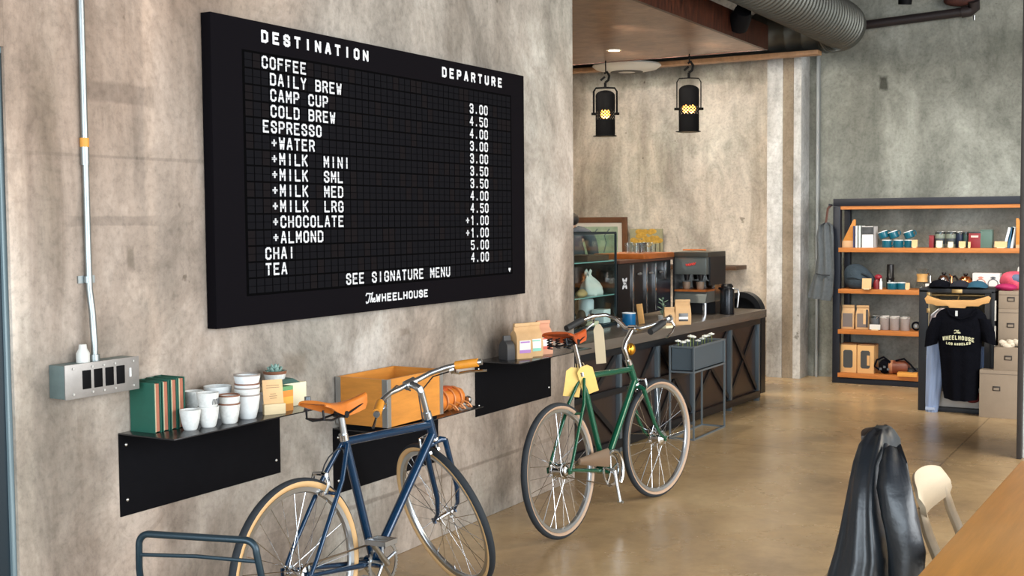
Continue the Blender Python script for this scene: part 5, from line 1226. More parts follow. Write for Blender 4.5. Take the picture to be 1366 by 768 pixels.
canister('clear storage canister with wire clip, beside the small red box', 1254, 0.092, 0.142, gjar, tin_l, band=M('dark_band', S(52, 60, 64), 0.5))
canister('clear storage canister with wire clip, second from the small red box', 1268.5, 0.088, 0.142, gjar, tin_l, band=M('dark_band', S(52, 60, 64), 0.5))
canister('dark navy tin between clear canister and green tumbler', 1280, 0.062, 0.140, tin_navy, tin_l)
canister('slim dark green tumbler beside the dark red tin', 1288.5, 0.048, 0.140, M('dark_green_tin', S(52, 72, 66), 0.4), tin_l)
canister('dark red square tin with a pale label', 1301, 0.105, 0.145, tin_red, tin_l, round_=False, band=M('pale_pink_label', S(220, 190, 180), 0.5))
canister('grey green canister with a wire handle', 1316.5, 0.102, 0.165, tin_green, tin_green, round_=False)
# second shelf
z = SH[2]
t = thing('rolled_backpack', 'dark slate rucksack lying on the second shop shelf', 'rucksack', (sx(1147, 380), YI, z))
slate = M('slate_cloth', S(50, 64, 74), 0.85, 0, 0.25, 14, bump=0.3)
g = G(); g.ball((0, 0, 0.10), (0.145, 0.12, 0.135), 22, 14)
for v in g.bm.verts:
    if v.co.z < 0.006: v.co.z = 0.0
    v.co.x += 0.03 * max(0, v.co.z - 0.1) / 0.1 * -1; v.co.z *= 1 - 0.18 * max(0, v.co.x) / 0.145
obj('body', g, slate, t, ang=80)
obj('flap', G().loft([[(-0.10 + 0.2 * k / 6, -0.125 + 0.02 * abs(k - 3) / 3 - dd, 0.10 + 0.01 * sin(k)) for k in range(7)] + [(0.10 - 0.2 * k / 6, -0.122 - dd * 0 + 0.02 * abs(k - 3) / 3, 0.09) for k in range(7)] for dd in (0.004, 0.0)]), M('slate_dark', S(38, 48, 56), 0.85), t)
obj('strap', G().tube([(0.04, -0.11, 0.15), (0.09, -0.10, 0.13), (0.12, -0.08, 0.10)], 0.010, 6), M('slate_dark', S(38, 48, 56), 0.85), t)
card('kraft card before the slate rucksack', 1156.5, z, 0.085, 0.098, YI - 0.14)
t = thing('red_flask', 'dark red flask lying beside the slate rucksack', 'flask', (sx(1170.5, 380), YI - 0.02, z))
obj('body', G().lathe([(0, 0), (0.032, 0), (0.034, 0.06), (0.02, 0.09), (0, 0.09)]), tin_red, t)
obj('cap', G().ball((0.012, 0, 0.112), (0.036, 0.03, 0.026)), M('crimson_cap', S(150, 36, 52), 0.4), t)
tag(obj('white_bottle', G().lathe([(0, 0), (0.014, 0), (0.014, 0.07), (0.007, 0.085), (0.007, 0.10), (0, 0.10)]), white, loc=(sx(1177, 380), YI - 0.06, z)), 'tiny white bottle beside the dark red flask', 'bottle')
t = thing('hand_grinder', 'tall black cylindrical hand grinder on the second shop shelf', 'coffee grinder', (sx(1187, 380), YI + 0.02, z))
obj('body', G().lathe([(0, 0), (0.036, 0), (0.036, 0.09), (0.040, 0.10), (0.033, 0.11), (0.031, 0.232), (0, 0.235)]), M('grinder_black', S(30, 28, 28), 0.3, 0.3), t)
obj('badge', G().bx(-0.008, 0.008, -0.038, -0.035, 0.06, 0.085), screw, t)
lowcup(sx(1191.5, 380), YI - 0.05, z, 0.044, 0.066, 'teal mug with a white rim before the black hand grinder', teal, 0.2, 'teal mugs on the second shelf')
lowcup(sx(1203, 380), YI - 0.02, z, 0.040, 0.066, 'teal mug with a white rim beside the small kraft card', teal, 0.4, 'teal mugs on the second shelf')
card('small kraft card right of the two teal mugs', 1211, z, 0.042, 0.058, YI - 0.03)
t = thing('pour_over_brewer', 'glass hourglass pour over brewer with a wooden collar', 'coffee maker', (sx(1229.5, 380), YI + 0.02, z))
obj('glass_body', G().lathe([(0, 0.0), (0.058, 0.0), (0.062, 0.03), (0.05, 0.07), (0.026, 0.095), (0.03, 0.12), (0.062, 0.195), (0.060, 0.195), (0.028, 0.122), (0.024, 0.095), (0.048, 0.07), (0.06, 0.03), (0, 0.003)], seg=24), glass_c, t)
obj('wooden_collar', G().lathe([(0.044, 0.072), (0.050, 0.075), (0.044, 0.11), (0.052, 0.145), (0.046, 0.147), (0.032, 0.11)], seg=24, closed=True), M('collar_wood', S(206, 160, 96), 0.5), t)
card('white card before the pour over brewer', 1239, z, 0.055, 0.055, YI - 0.06, M('white_card', S(214, 212, 206), 0.6))
def kettle(label, px, mat, Y=YI + 0.04):
    t = thing('gooseneck_kettle', label, 'kettle', (sx(px, 380, Y), Y, z), 0, 'kettles on the second shelf')
    obj('body', G().lathe([(0, 0), (0.075, 0), (0.078, 0.01), (0.058, 0.10), (0.05, 0.115), (0, 0.118)], seg=26), mat, t)
    obj('lid', G().lathe([(0, 0.118), (0.046, 0.118), (0.038, 0.130), (0, 0.133)]), mat, t)
    obj('lid_knob', G().lathe([(0, 0.133), (0.012, 0.133), (0.022, 0.148), (0.020, 0.158), (0, 0.160)]), M('black_plastic', S(20, 20, 22), 0.35), t)
    obj('spout', G().tube([(-0.07, 0, 0.03), (-0.115, 0, 0.04), (-0.125, 0, 0.085), (-0.122, 0, 0.125), (-0.145, 0, 0.150)], [0.012, 0.010, 0.008, 0.007, 0.006], 8), mat, t)
    obj('handle', G().tube([(0.052, 0, 0.11), (0.10, 0, 0.125), (0.125, 0, 0.085), (0.120, 0, 0.03)], 0.011, 8), M('black_plastic', S(20, 20, 22), 0.35), t)
kettle('polished steel gooseneck kettle on the second shop shelf behind the black caps', 1259, chrome, YI + 0.12)
kettle('copper gooseneck kettle on the second shop shelf behind the teal cap', 1288, M('copper_kettle', S(222, 150, 96), 0.2, 1.0), YI + 0.0)
t = thing('kettle_box', 'white carton printed with a copper kettle and a black kettle', 'box', (sx(1317, 380), YI - 0.02, z))
obj('carton', G().bx(-0.115, 0.115, -0.06, 0.06, 0, 0.165), M('white_carton', S(214, 208, 206), 0.6), t, bevel=0.002)
for dx, c in ((-0.045, S(196, 132, 116)), (0.06, S(84, 86, 92))):
    g = G(); g.tube([(dx + 0.042 * cos(a), -0.0615, 0.07 + 0.042 * sin(a)) for a in [2 * pi * k / 20 for k in range(20)]], 0.004, 5, True); g.bx(dx - 0.022, dx + 0.022, -0.062, -0.060, 0.118, 0.130); g.bx(dx - 0.012, dx + 0.012, -0.0625, -0.0605, 0.113, 0.135)
    obj('printed_kettle', g, M('print_%d' % int(c[0] * 1000), c, 0.6), t)
# third shelf
z = SH[1]
dgrey = M('dark_grey_label', S(120, 110, 106), 0.6)
for k, px in enumerate((1132, 1151)):
    t = coffee_bag('coffee_bag', ['kraft coffee bag with a grey front, leftmost on the third shop shelf', 'kraft coffee bag with a grey front and kraft strip, second on the third shop shelf'][k], (sx(px, 440), YI, z), -pi / 2 + 0.05, 0.115, 0.09, 0.225, kraft, group='grey fronted coffee bags')
    X = 0.09 / 2 * 1.08
    obj('grey_label', G().bx(X, X + 0.002, -0.045, 0.045, 0.02, 0.15), dgrey, t)
    if k: obj('kraft_strip', G().bx(X + 0.002, X + 0.003, 0.012, 0.036, 0.05, 0.19), kraft_card, t); obj('dark_strip', G().bx(X + 0.002, X + 0.003, 0.038, 0.056, 0.02, 0.19), M('dark_foil', S(58, 58, 60), 0.5), t)
mugm = M('stone_grey_mug', S(156, 146, 142), 0.5, 0, 0.12, 20)
canister('dark grey jar with a pale lid on the third shop shelf', 1168.5, 0.085, 0.125, M('dark_grey_jar', S(92, 96, 100), 0.4), tin_l, z, 'jars on the third shelf')
card('white folded card before the dark grey jar', 1168, z, 0.100, 0.048, YI - 0.085, M('white_card', S(214, 212, 206), 0.6))
for k, px in enumerate((1181, 1194.5, 1208.5)):
    canister('grey stoneware jar with a wire clip lid, %s' % ['beside the white card', 'middle of the three', 'nearest the trunk'][k], px, 0.092 if k < 2 else 0.086, 0.125, mugm, M('stone_lid', S(196, 194, 190), 0.5), z, 'grey stoneware jars')
t = thing('strap_coil', 'black strap coiled at the right of the third shop shelf by the trunk', 'strap', (sx(1223, 440), YI - 0.03, z))
g = G(); g.tube([((0.03 + 0.012 * k / 40) * cos(k * 0.5), -0.01 + 0.0006 * k, 0.048 + (0.03 + 0.012 * k / 40) * sin(k * 0.5)) for k in range(41)], 0.006, 6); obj('coil', g, black_cloth, t)
obj('buckle', G().box((0.0, -0.02, 0.05), (0.02, 0.008, 0.026)), alu, t)
# bottom shelf
z = SH[0]
for k, px in enumerate((1120.5, 1143.5)):
    x0 = sx(px, 480, YI - 0.06)
    t = thing('gift_carton', ['kraft window carton at the left end of the bottom shop shelf', 'kraft window carton beside the black strap bag, with a notched window'][k], 'box', (x0, YI - 0.06, z), 0, 'kraft window cartons')
    obj('carton', G().bx(0, 0.155, 0, 0.18, 0, 0.262), M('carton_kraft', S(222, 176, 116), 0.7), t, bevel=0.002)
    w0, w1, h0, h1, c_ = 0.032, 0.120, 0.045, 0.215, 0.014
    obj('window', G().prism([(w0 + c_, h0), (w1 - c_, h0), (w1, h0 + c_), (w1, h1 - c_), (w1 - c_, h1), (w0 + c_, h1), (w0, h1 - c_), (w0, h0 + c_)], 'y', -0.002, 0.0), M('window_dark_grey', S(74, 76, 76), 0.3), t)
    if k: obj('kraft_tab', G().bx(0.092, 0.116, -0.003, -0.002, 0.075, 0.17), M('carton_kraft', S(222, 176, 116), 0.7), t)
    obj('top_flap', G().box((0.08, 0.09, 0.262 + 0.006), (0.15, 0.16, 0.010)), M('carton_lid', S(150, 112, 74), 0.7), t)
t = thing('strap_bag', 'black camera strap bag on the bottom shop shelf beside the cartons', 'bag', (sx(1181, 490), YI - 0.01, z))
obj('body', G().ball((0, 0, 0.07), (0.06, 0.05, 0.07)), black_cloth, t)
g = G(); g.tube([(-0.05, -0.03, 0.04), (-0.09, -0.04, 0.07), (-0.07, -0.03, 0.13), (-0.01, -0.02, 0.16), (0.05, -0.03, 0.12), (0.06, -0.04, 0.05)], 0.010, 6); obj('strap', g, black_cloth, t)
for k in range(3): obj('buckle', G().box((-0.03 + 0.035 * k, -0.052, 0.05 + 0.02 * (k % 2)), (0.022, 0.008, 0.02)), steel, t)
t = thing('leather_case', 'brown leather cylinder case with a strap on the bottom shop shelf', 'case', (sx(1200, 490), YI, z))
obj('body', G().lathe([(0, -0.085), (0.058, -0.085), (0.065, -0.07), (0.065, 0.07), (0.058, 0.085), (0, 0.085)], (0, 0, 0.066), 24, 'x'), M('brown_leather', S(118, 62, 40), 0.45, 0, 0.15, 15), t)
obj('end_cap', G().lathe([(0.0, -0.092), (0.055, -0.092), (0.066, -0.078), (0.066, -0.055), (0.0, -0.055)], (0, 0, 0.066), 24, 'x'), M('pale_leather', S(172, 118, 84), 0.5), t)
obj('strap', G().tube([(-0.03, -0.03, 0.13), (0.05, -0.05, 0.155), (0.12, -0.07, 0.10), (0.165, -0.09, 0.05)], 0.009, 6), black_cloth, t)
t = thing('camera', 'small black camera at the right of the bottom shop shelf', 'camera', (sx(1217.5, 490), YI - 0.03, z))
obj('body', G().bx(-0.05, 0.05, -0.025, 0.025, 0, 0.07), M('black_plastic', S(20, 20, 22), 0.35), t, bevel=0.006)
obj('lens', G().lathe([(0, -0.06), (0.022, -0.06), (0.026, -0.025), (0, -0.025)], (0, 0, 0.035), 18, 'y'), M('lens_grey', S(90, 96, 100), 0.15, 0.5), t)
t = tag(obj('yellow_booklet', G().box((0, 0, 0.018), (0.175, 0.10, 0.036), 0.12), M('amber_card', S(226, 158, 70), 0.6), loc=(sx(1214, 498), YI - 0.11, z), bevel=0.002), 'flat amber box lying at the front of the bottom shop shelf', 'box')
# apron on the left post
t = thing('apron', 'grey canvas apron hanging from the left end of the shop shelving', 'apron', (0.16, 11.43, 0))
R = []
for zz, x0, x1 in ((1.53, 0.075, 0.115), (1.50, 0.015, 0.150), (1.40, -0.005, 0.160), (1.20, 0.0, 0.165), (1.05, -0.02, 0.17), (0.86, -0.075, 0.155), (0.80, -0.085, 0.135)):
    n = 12; fr = [(x0 - 0.06 + (x1 - x0) * k / n, -0.02 - 0.018 * sin(k * 1.3 + zz * 4) - 0.02 * sin(pi * k / n), zz - (0.03 * (k / n - .5) if zz < .9 else 0)) for k in range(n + 1)]
    bk = [(x_, y_ + 0.022, z_) for x_, y_, z_ in reversed(fr)]
    R.append(fr + bk)
obj('cloth', G().loft(R), grey_cloth, t, ang=80)
obj('pocket_edge', G().tube([(-0.05, -0.062, 1.045), (0.0, -0.072, 1.035), (0.08, -0.066, 1.03)], 0.006, 6), M('dark_seam', S(42, 46, 52), 0.8), t)
obj('neck_strap', G().tube([(0.03, -0.03, 1.52), (0.045, -0.02, 1.66), (0.06, 0.02, 1.69)], 0.012, 6), M('brown_strap', S(86, 54, 44), 0.6), t)
obj('peg', G().cyl((0.06, 0.058, 1.69), (0.06, -0.02, 1.695), 0.010), dk, t)

# ------------------------------------------------------------------ wardrobe trunk
YT = 10.14
TX0, TX1, TH = 1.290, 1.868, 0.985
t = thing('wardrobe_trunk', 'upright open black wardrobe trunk with brass corners used as a clothes rail', 'trunk', (TX0, YT, 0))
TW = TX1 - TX0
tb = M('trunk_black', S(36, 38, 42), 0.55, 0.1, 0.15, 12); lin = M('trunk_lining', S(150, 140, 122), 0.8, 0, 0.1, 15); brs = M('trunk_brass', S(190, 156, 104), 0.35, 0.8)
TD = 0.46
obj('side', G().bx(0, 0.075, 0, TD, 0, TH), tb, t, bevel=0.006); obj('side', G().bx(TW - 0.03, TW, 0, TD, 0, TH), tb, t, bevel=0.006)
obj('top', G().bx(0.0, TW, 0, TD, TH - 0.022, TH + 0.012), tb, t, bevel=0.006); obj('bottom', G().bx(0.07, TW - 0.03, 0.0, TD, 0, 0.035), tb, t, bevel=0.004)
obj('back_lining', G().bx(0.07, TW - 0.03, TD - 0.03, TD, 0.03, TH - 0.02), lin, t)
obj('side_lining', G().bx(0.075, 0.081, 0.0, TD - 0.03, 0.035, TH - 0.022), M('trunk_edge_cream', S(196, 182, 150), 0.7), t)
obj('side_lining', G().bx(TW - 0.075, TW - 0.03, 0.01, TD - 0.03, 0.035, TH - 0.022), M('trunk_dark_lining', S(52, 50, 50), 0.7), t)
for zz in (0.02, 0.17, 0.42, 0.80, 0.93): obj('brass_stud', G().bx(0.062, 0.088, -0.008, 0.004, zz, zz + 0.035), brs, t, bevel=0.002)
obj('brass_stud', G().bx(0.255, 0.335, -0.008, 0.004, TH - 0.022, TH + 0.010), brs, t, bevel=0.002)
for zz in (0.55, 0.75): obj('white_edge', G().bx(TW + 0.0, TW + 0.010, -0.004, 0.012, zz, zz + 0.16), M('cream_edge', S(210, 206, 196), 0.6), t)
obj('drawer', G().bx(0.082, TW - 0.08, 0.06, TD - 0.04, 0.036, 0.16), M('trunk_pale_drawer', S(198, 190, 180), 0.7), t)
obj('hanger_rail', G().cyl((0.08, 0.10, TH - 0.045), (TW - 0.04, 0.10, TH - 0.045), 0.010), brs, t)
# big wooden hanger
t = thing('wooden_hanger', 'broad pale wood coat hanger across the top of the trunk opening', 'hanger', (TX0 + 0.31, YT - 0.075, 0))
zz = 0.955
poly = [(-0.25, zz - 0.035), (-0.235, zz - 0.075), (-0.19, zz - 0.08), (-0.16, zz - 0.092), (-0.07, zz - 0.090), (-0.055, zz - 0.112), (-0.115, zz - 0.165), (-0.09, zz - 0.185), (-0.045, zz - 0.165), (0.045, zz - 0.165), (0.09, zz - 0.180), (0.105, zz - 0.160), (0.055, zz - 0.112), (0.07, zz - 0.090), (0.16, zz - 0.088), (0.19, zz - 0.070), (0.235, zz - 0.06), (0.25, zz - 0.02), (0.23, zz - 0.005), (0.18, zz - 0.022), (0.12, zz - 0.040), (-0.12, zz - 0.045), (-0.18, zz - 0.028), (-0.23, zz - 0.012)]
obj('hanger_body', G().prism(poly, 'y', -0.012, 0.012), wood_hanger, t, bevel=0.003)
obj('collar_bar', G().ball((0.005, -0.005, 0.725), (0.075, 0.012, 0.014)), wood_hanger, t)
obj('hook', G().tube([(0, 0.012, zz - 0.05), (0, 0.06, zz - 0.02), (0, 0.13, zz - 0.012)], 0.005, 6), brs, t)
# T shirt
CX = TX0 + 0.322
t = thing('t_shirt', 'black T-shirt with cream lettering hanging at the front of the trunk', 'T-shirt', (CX, YT - 0.095, 0))
def shirt_z(py): return at(1280, py, 'y', YT - 0.11).z
def shirt_x(px): return at(px, 460, 'y', YT - 0.11).x - CX
prof = [(411, 1262, 1302), (414, 1254, 1308), (419, 1249, 1313), (428, 1245.5, 1317), (440, 1247, 1314.5), (455, 1251, 1309.5), (470, 1253, 1307.5), (490, 1255, 1307), (515, 1257, 1306), (532, 1260, 1304)]
R = []
NN = 22
for k, (py, a, b_) in enumerate(prof):
    x0, x1 = shirt_x(a), shirt_x(b_); zz = shirt_z(py); dep = 0.018 + 0.05 * min(1, k / 4); fr = []
    for j in range(NN + 1):
        q = j / NN; amp = 0.012 * max(0, (k - 3)) / 6
        fr.append((x0 + (x1 - x0) * q, -dep * sin(pi * q) ** 0.6 - amp * sin(q * 17 + k * 0.25), zz - (0.012 * sin(q * 3) if k == len(prof) - 1 else 0)))
    R.append(fr + [(x_, 0.02 - 0.3 * y_, z_) for x_, y_, z_ in reversed(fr)])
obj('body', G().loft(R), black_cloth, t, ang=80)
for s, pts in ((-1, [(1251, 424), (1245, 440), (1242, 462)]), (1, [(1312, 424), (1317, 438), (1320, 456)])):
    P = [(shirt_x(a), -0.02, shirt_z(b_)) for a, b_ in pts]
    R = []
    for k, (x_, y_, z_) in enumerate(P):
        w_ = (0.045, 0.056, 0.050)[k]
        R.append([(x_ + w_ * cos(a), y_ + 0.030 * sin(a), z_ + s * -0.32 * w_ * cos(a) * (1 if k else 0.3)) for a in [2 * pi * j / 16 for j in range(16)]])
    obj('sleeve', G().loft(R), black_cloth, t, ang=80)
obj('collar', G().tube([(shirt_x(1262) + 0.0, -0.03, shirt_z(411)), (shirt_x(1268), -0.050, shirt_z(420)), (shirt_x(1282), -0.062, shirt_z(425)), (shirt_x(1296), -0.050, shirt_z(420)), (shirt_x(1302), -0.03, shirt_z(411))], 0.008, 6), black_cloth, t)
obj('neck_label', G().bx(-0.014, 0.004, -0.060, -0.055, shirt_z(421), shirt_z(414)), white, t)
prn = M('cream_print', S(226, 224, 186), 0.7)
def arc_place(zc, rad, u0, dep=-0.084):
    def f(u, v, d):
        uu = u0 + u; a = uu / rad if rad else 0
        return Vector((uu, dep - d + 0.05 * (uu / 0.2) ** 2, zc + v + (rad * (cos(a) - 1) if rad else 0)))
    return f
def flat_word(text, zc, rad, pitch, w_, h_, t_, xo=0.0):
    g = G(); n = len(text)
    word(g, text, arc_place(zc, rad, -pitch * (n - 1) / 2 - w_ / 2 + xo), pitch, w_, h_, t_); return g
obj('lettering', flat_word('WHEELHOUSE', shirt_z(452) , 0.45, 0.0240, 0.0185, 0.033, 0.0064, 0.012), prn, t, smooth=False)
obj('lettering', flat_word('LOS', shirt_z(459.5), -0.5, 0.0180, 0.0135, 0.020, 0.0048, -0.052), prn, t, smooth=False)
obj('lettering', flat_word('ANGELES', shirt_z(459.5), -0.5, 0.0180, 0.0135, 0.020, 0.0048, 0.045), prn, t, smooth=False)
g = G(); strokes(g, SCRIPT_THE, arc_place(shirt_z(444), 0, -0.018), 0.052, 0.030, 0.0042, 0, 0.001); obj('script_lettering', g, prn, t, smooth=False)
# light blue shirt and pale shirt behind it
def garment(name, label, cat, pts, dep, mat, Y, group=None):
    t = thing(name, label, cat, (0, Y, 0), 0, group)
    R = []
    for k, (py, a, b_) in enumerate(pts):
        x0, x1 = at(a, py, 'y', Y).x, at(b_, py, 'y', Y).x; zz = at(a, py, 'y', Y).z; n = 10
        fr = [(x0 + (x1 - x0) * j / n, -dep * sin(pi * j / n) ** 0.6 - 0.006 * sin(j * 2.1 + k * .4), zz) for j in range(n + 1)]
        R.append(fr + [(x_, 0.012, z_) for x_, y_, z_ in reversed(fr)])
    obj('cloth', G().loft(R), mat, t, ang=80)
    return t
t = garment('striped_shirt', 'light blue shirt hanging behind the black T-shirt, sleeve reaching the trunk floor', 'shirt', [(430, 1240, 1262), (455, 1236.5, 1262), (480, 1235.5, 1260), (510, 1235, 1257), (535, 1234.5, 1253), (551, 1235, 1250)], 0.035, M('light_blue_cloth', S(152, 172, 208), 0.85, 0, 0.1, 6, (14, 1, 1), bump=0.2), YT - 0.03)
obj('cuff', G().box((at(1243, 549, 'y', YT).x, -0.03, 0.03), (0.075, 0.03, 0.02)), M('pale_blue_cuff', S(176, 190, 216), 0.85), t)
t = garment('pale_shirt', 'pale pink edged shirt shoulder between the trunk lining and black T-shirt', 'shirt', [(411, 1254, 1268), (418, 1243, 1264), (430, 1239, 1260), (446, 1237.5, 1256)], 0.02, M('pale_pink_cloth', S(206, 190, 188), 0.85), YT + 0.03)
obj('shoulder_seam', G().tube([(at(1253, 412, 'y', YT + .035).x, -0.02, at(1253, 412, 'y', YT + .035).z), (at(1243, 420, 'y', YT + .035).x, -0.02, at(1243, 420, 'y', YT + .035).z)], 0.006, 6), white, t)
t = garment('blue_panel_shirt', 'second light blue shirt tail showing right of the black T-shirt', 'shirt', [(462, 1306, 1315), (480, 1306, 1317), (496, 1307, 1318)], 0.02, M('light_blue_cloth', S(152, 172, 208), 0.85), YT + 0.06)
t = thing('baseball_cap', 'dark red and blue cap resting inside the bottom of the trunk', 'cap', (at(1297, 533, 'y', YT + 0.04).x, YT + 0.035, 0.162))
obj('crown', G().ball((0, 0, -0.03), (0.07, 0.05, 0.05)), M('dark_red_cloth', S(122, 44, 46), 0.85), t)
obj('patch', G().ball((0, -0.03, -0.02), (0.03, 0.03, 0.03)), M('pale_blue_cuff', S(176, 190, 216), 0.85), t)
# caps on the trunk
def cap(label, px, mat, brim, group='caps on the trunk', sc=1.0, rz=0.0):
    Y = YT + 0.12
    t = thing('baseball_cap', label, 'cap', (at(px, 386, 'y', Y).x, Y, TH + 0.012), rz, group)
    g = G(); R = []
    for k in range(8):
        a = pi / 2 * k / 7; R.append([(0.088 * sc * cos(a) * cos(b_) + 0.001 * cos(b_), 0.10 * sc * cos(a) * sin(b_) + 0.001 * sin(b_), 0.008 + 0.058 * sc * sin(a)) for b_ in [2 * pi * j / 20 for j in range(20)]])
    obj('crown', G().loft(R), mat, t)
    R = [[(r_ * sc * cos(a), -0.055 * sc + r_ * sc * 1.25 * sin(a), h - 0.010 * (cos(a) ** 2)) for a in [pi + pi * j / 14 for j in range(15)]] for r_, h in ((0.085, 0.022), (0.088, 0.018), (0.075, 0.014))]
    obj('brim', G().loft(R, closed=True), brim, t, ang=80)
    obj('button', G().ball((0, 0, 0.008 + 0.059 * sc), 0.007), mat, t)
cap('black cap with a grey badge on top of the trunk, left of the three caps', 1254, black_cloth, black_cloth)
cap('black cap on top of the trunk, middle of the three caps', 1281, M('navy_black_cloth', S(20, 22, 36), 0.85), black_cloth, sc=0.95)
cap('teal cap on top of the trunk, right of the black caps', 1304, M('teal_cloth', S(34, 82, 104), 0.85), M('teal_cloth', S(34, 82, 104), 0.85), sc=0.92)

# ------------------------------------------------------------------ file boxes
fb = M('file_box_card', S(152, 136, 118), 0.7, 0, 0.06, 10)
def file_box(label, px0, px1, z0, z1, Y, d=0.36, open_=False, hx_=None):
    x0 = at(px0, 470, 'y', Y).x; x1 = at(px1, 470, 'y', Y).x
    t = thing('file_box', label, 'box', ((x0 + x1) / 2, Y, z0), 0, 'grey brown file boxes'); w2 = (x1 - x0) / 2; h_ = z1 - z0
    obj('carton', G().bx(-w2, w2, 0, d, 0, h_), fb, t, bevel=0.003)
    if not open_: obj('lid_edge', G().bx(-w2 - 0.002, w2 + 0.002, -0.002, 0.0, h_ - 0.030, h_ - 0.027), M('box_seam', S(112, 100, 88), 0.8), t)
    hh = h_ * 0.55 if h_ < 0.3 else h_ * 0.62
    hx = -0.01 if hx_ is None else hx_
    g = G(); g.bx(hx - 0.028, hx + 0.028, -0.004, 0, hh - 0.018, hh + 0.018); obj('label_plate', g, M('box_label_frame', S(66, 58, 52), 0.4, 0.5), t, bevel=0.002)
    obj('label_card', G().bx(hx - 0.020, hx + 0.020, -0.0052, -0.004, hh - 0.012, hh + 0.006), M('box_label_card', S(142, 128, 112), 0.7), t)
    return t
file_box('large file box standing on the floor at the front of the box pile', 1307, 1368, 0.0, 0.375, 10.0, 0.12, hx_=-0.04)
file_box('file box filled with white packing, standing on the large front box', 1326, 1368, 0.3755, 0.555, 10.02, 0.13, True)
file_box('plain file box at floor level behind the large front box', 1331, 1368, 0.0, 0.560, 10.17, 0.30)
file_box('wide file box second from the top of the pile beside the trunk', 1331, 1368, 0.5605, 0.845, 10.17, 0.30)
file_box('shallow file box topmost of the pile beside the trunk', 1331, 1368, 0.8455, 0.985, 10.17, 0.30)
g = G()
for k in range(34):
    g.ball((1.93 + 0.20 * random.random(), 10.045 + 0.08 * random.random(), 0.560 + 0.035 * random.random()), (0.026, 0.02, 0.022), 8, 6)
o = obj('packing_paper', g, M('packing_white', S(218, 206, 186), 0.8)); o['kind'] = 'stuff'; tag(o, 'crumpled white packing paper in the open file box', 'packing paper')
def soft(name, label, cat, loc, r, mat, mat2=None, rz=0.0):
    t = thing(name, label, cat, loc, rz); g = G(); g.ball((0, 0, r[2]), r, 18, 12)
    for v in g.bm.verts:
        k = 1 + 0.14 * sin(v.co.x * 40 + v.co.z * 30) * cos(v.co.y * 35 + 1)
        v.co.x *= k; v.co.y *= k
        if v.co.z < 0.004: v.co.z = 0
    obj('body', g, mat, t, ang=80)
    if mat2: obj('panel', G().ball((0.02, -r[1] * 0.62, r[2] * 1.2), (r[0] * 0.5, r[1] * 0.42, r[2] * 0.5)), mat2, t)
    return t
soft('pink_pouch', 'crumpled magenta pouch lying on the topmost file box', 'pouch', (at(1342, 390, 'y', 10.25).x, 10.25, 0.985), (0.085, 0.06, 0.028), M('magenta_cloth', S(176, 30, 92), 0.6))
soft('patterned_bag', 'pink and blue patterned bag on the topmost file box behind the magenta pouch', 'bag', (at(1350, 378, 'y', 10.38).x + 0.02, 10.385, 0.985), (0.12, 0.07, 0.075), M('pink_cloth', S(220, 86, 108), 0.6, 0, 0.35, 9), M('slate_blue_cloth', S(92, 108, 136), 0.6))
tag(obj('white_pouch', G().box((0, 0, 0.11), (0.07, 0.03, 0.22), mat=Matrix.Rotation(0.15, 4, 'Y')), M('white_plastic', S(206, 206, 200), 0.5), loc=(at(1359, 370, 'y', 11.5).x, YI, SH[2]), bevel=0.008), 'upright white pouch at the right end of the second shop shelf', 'pouch')

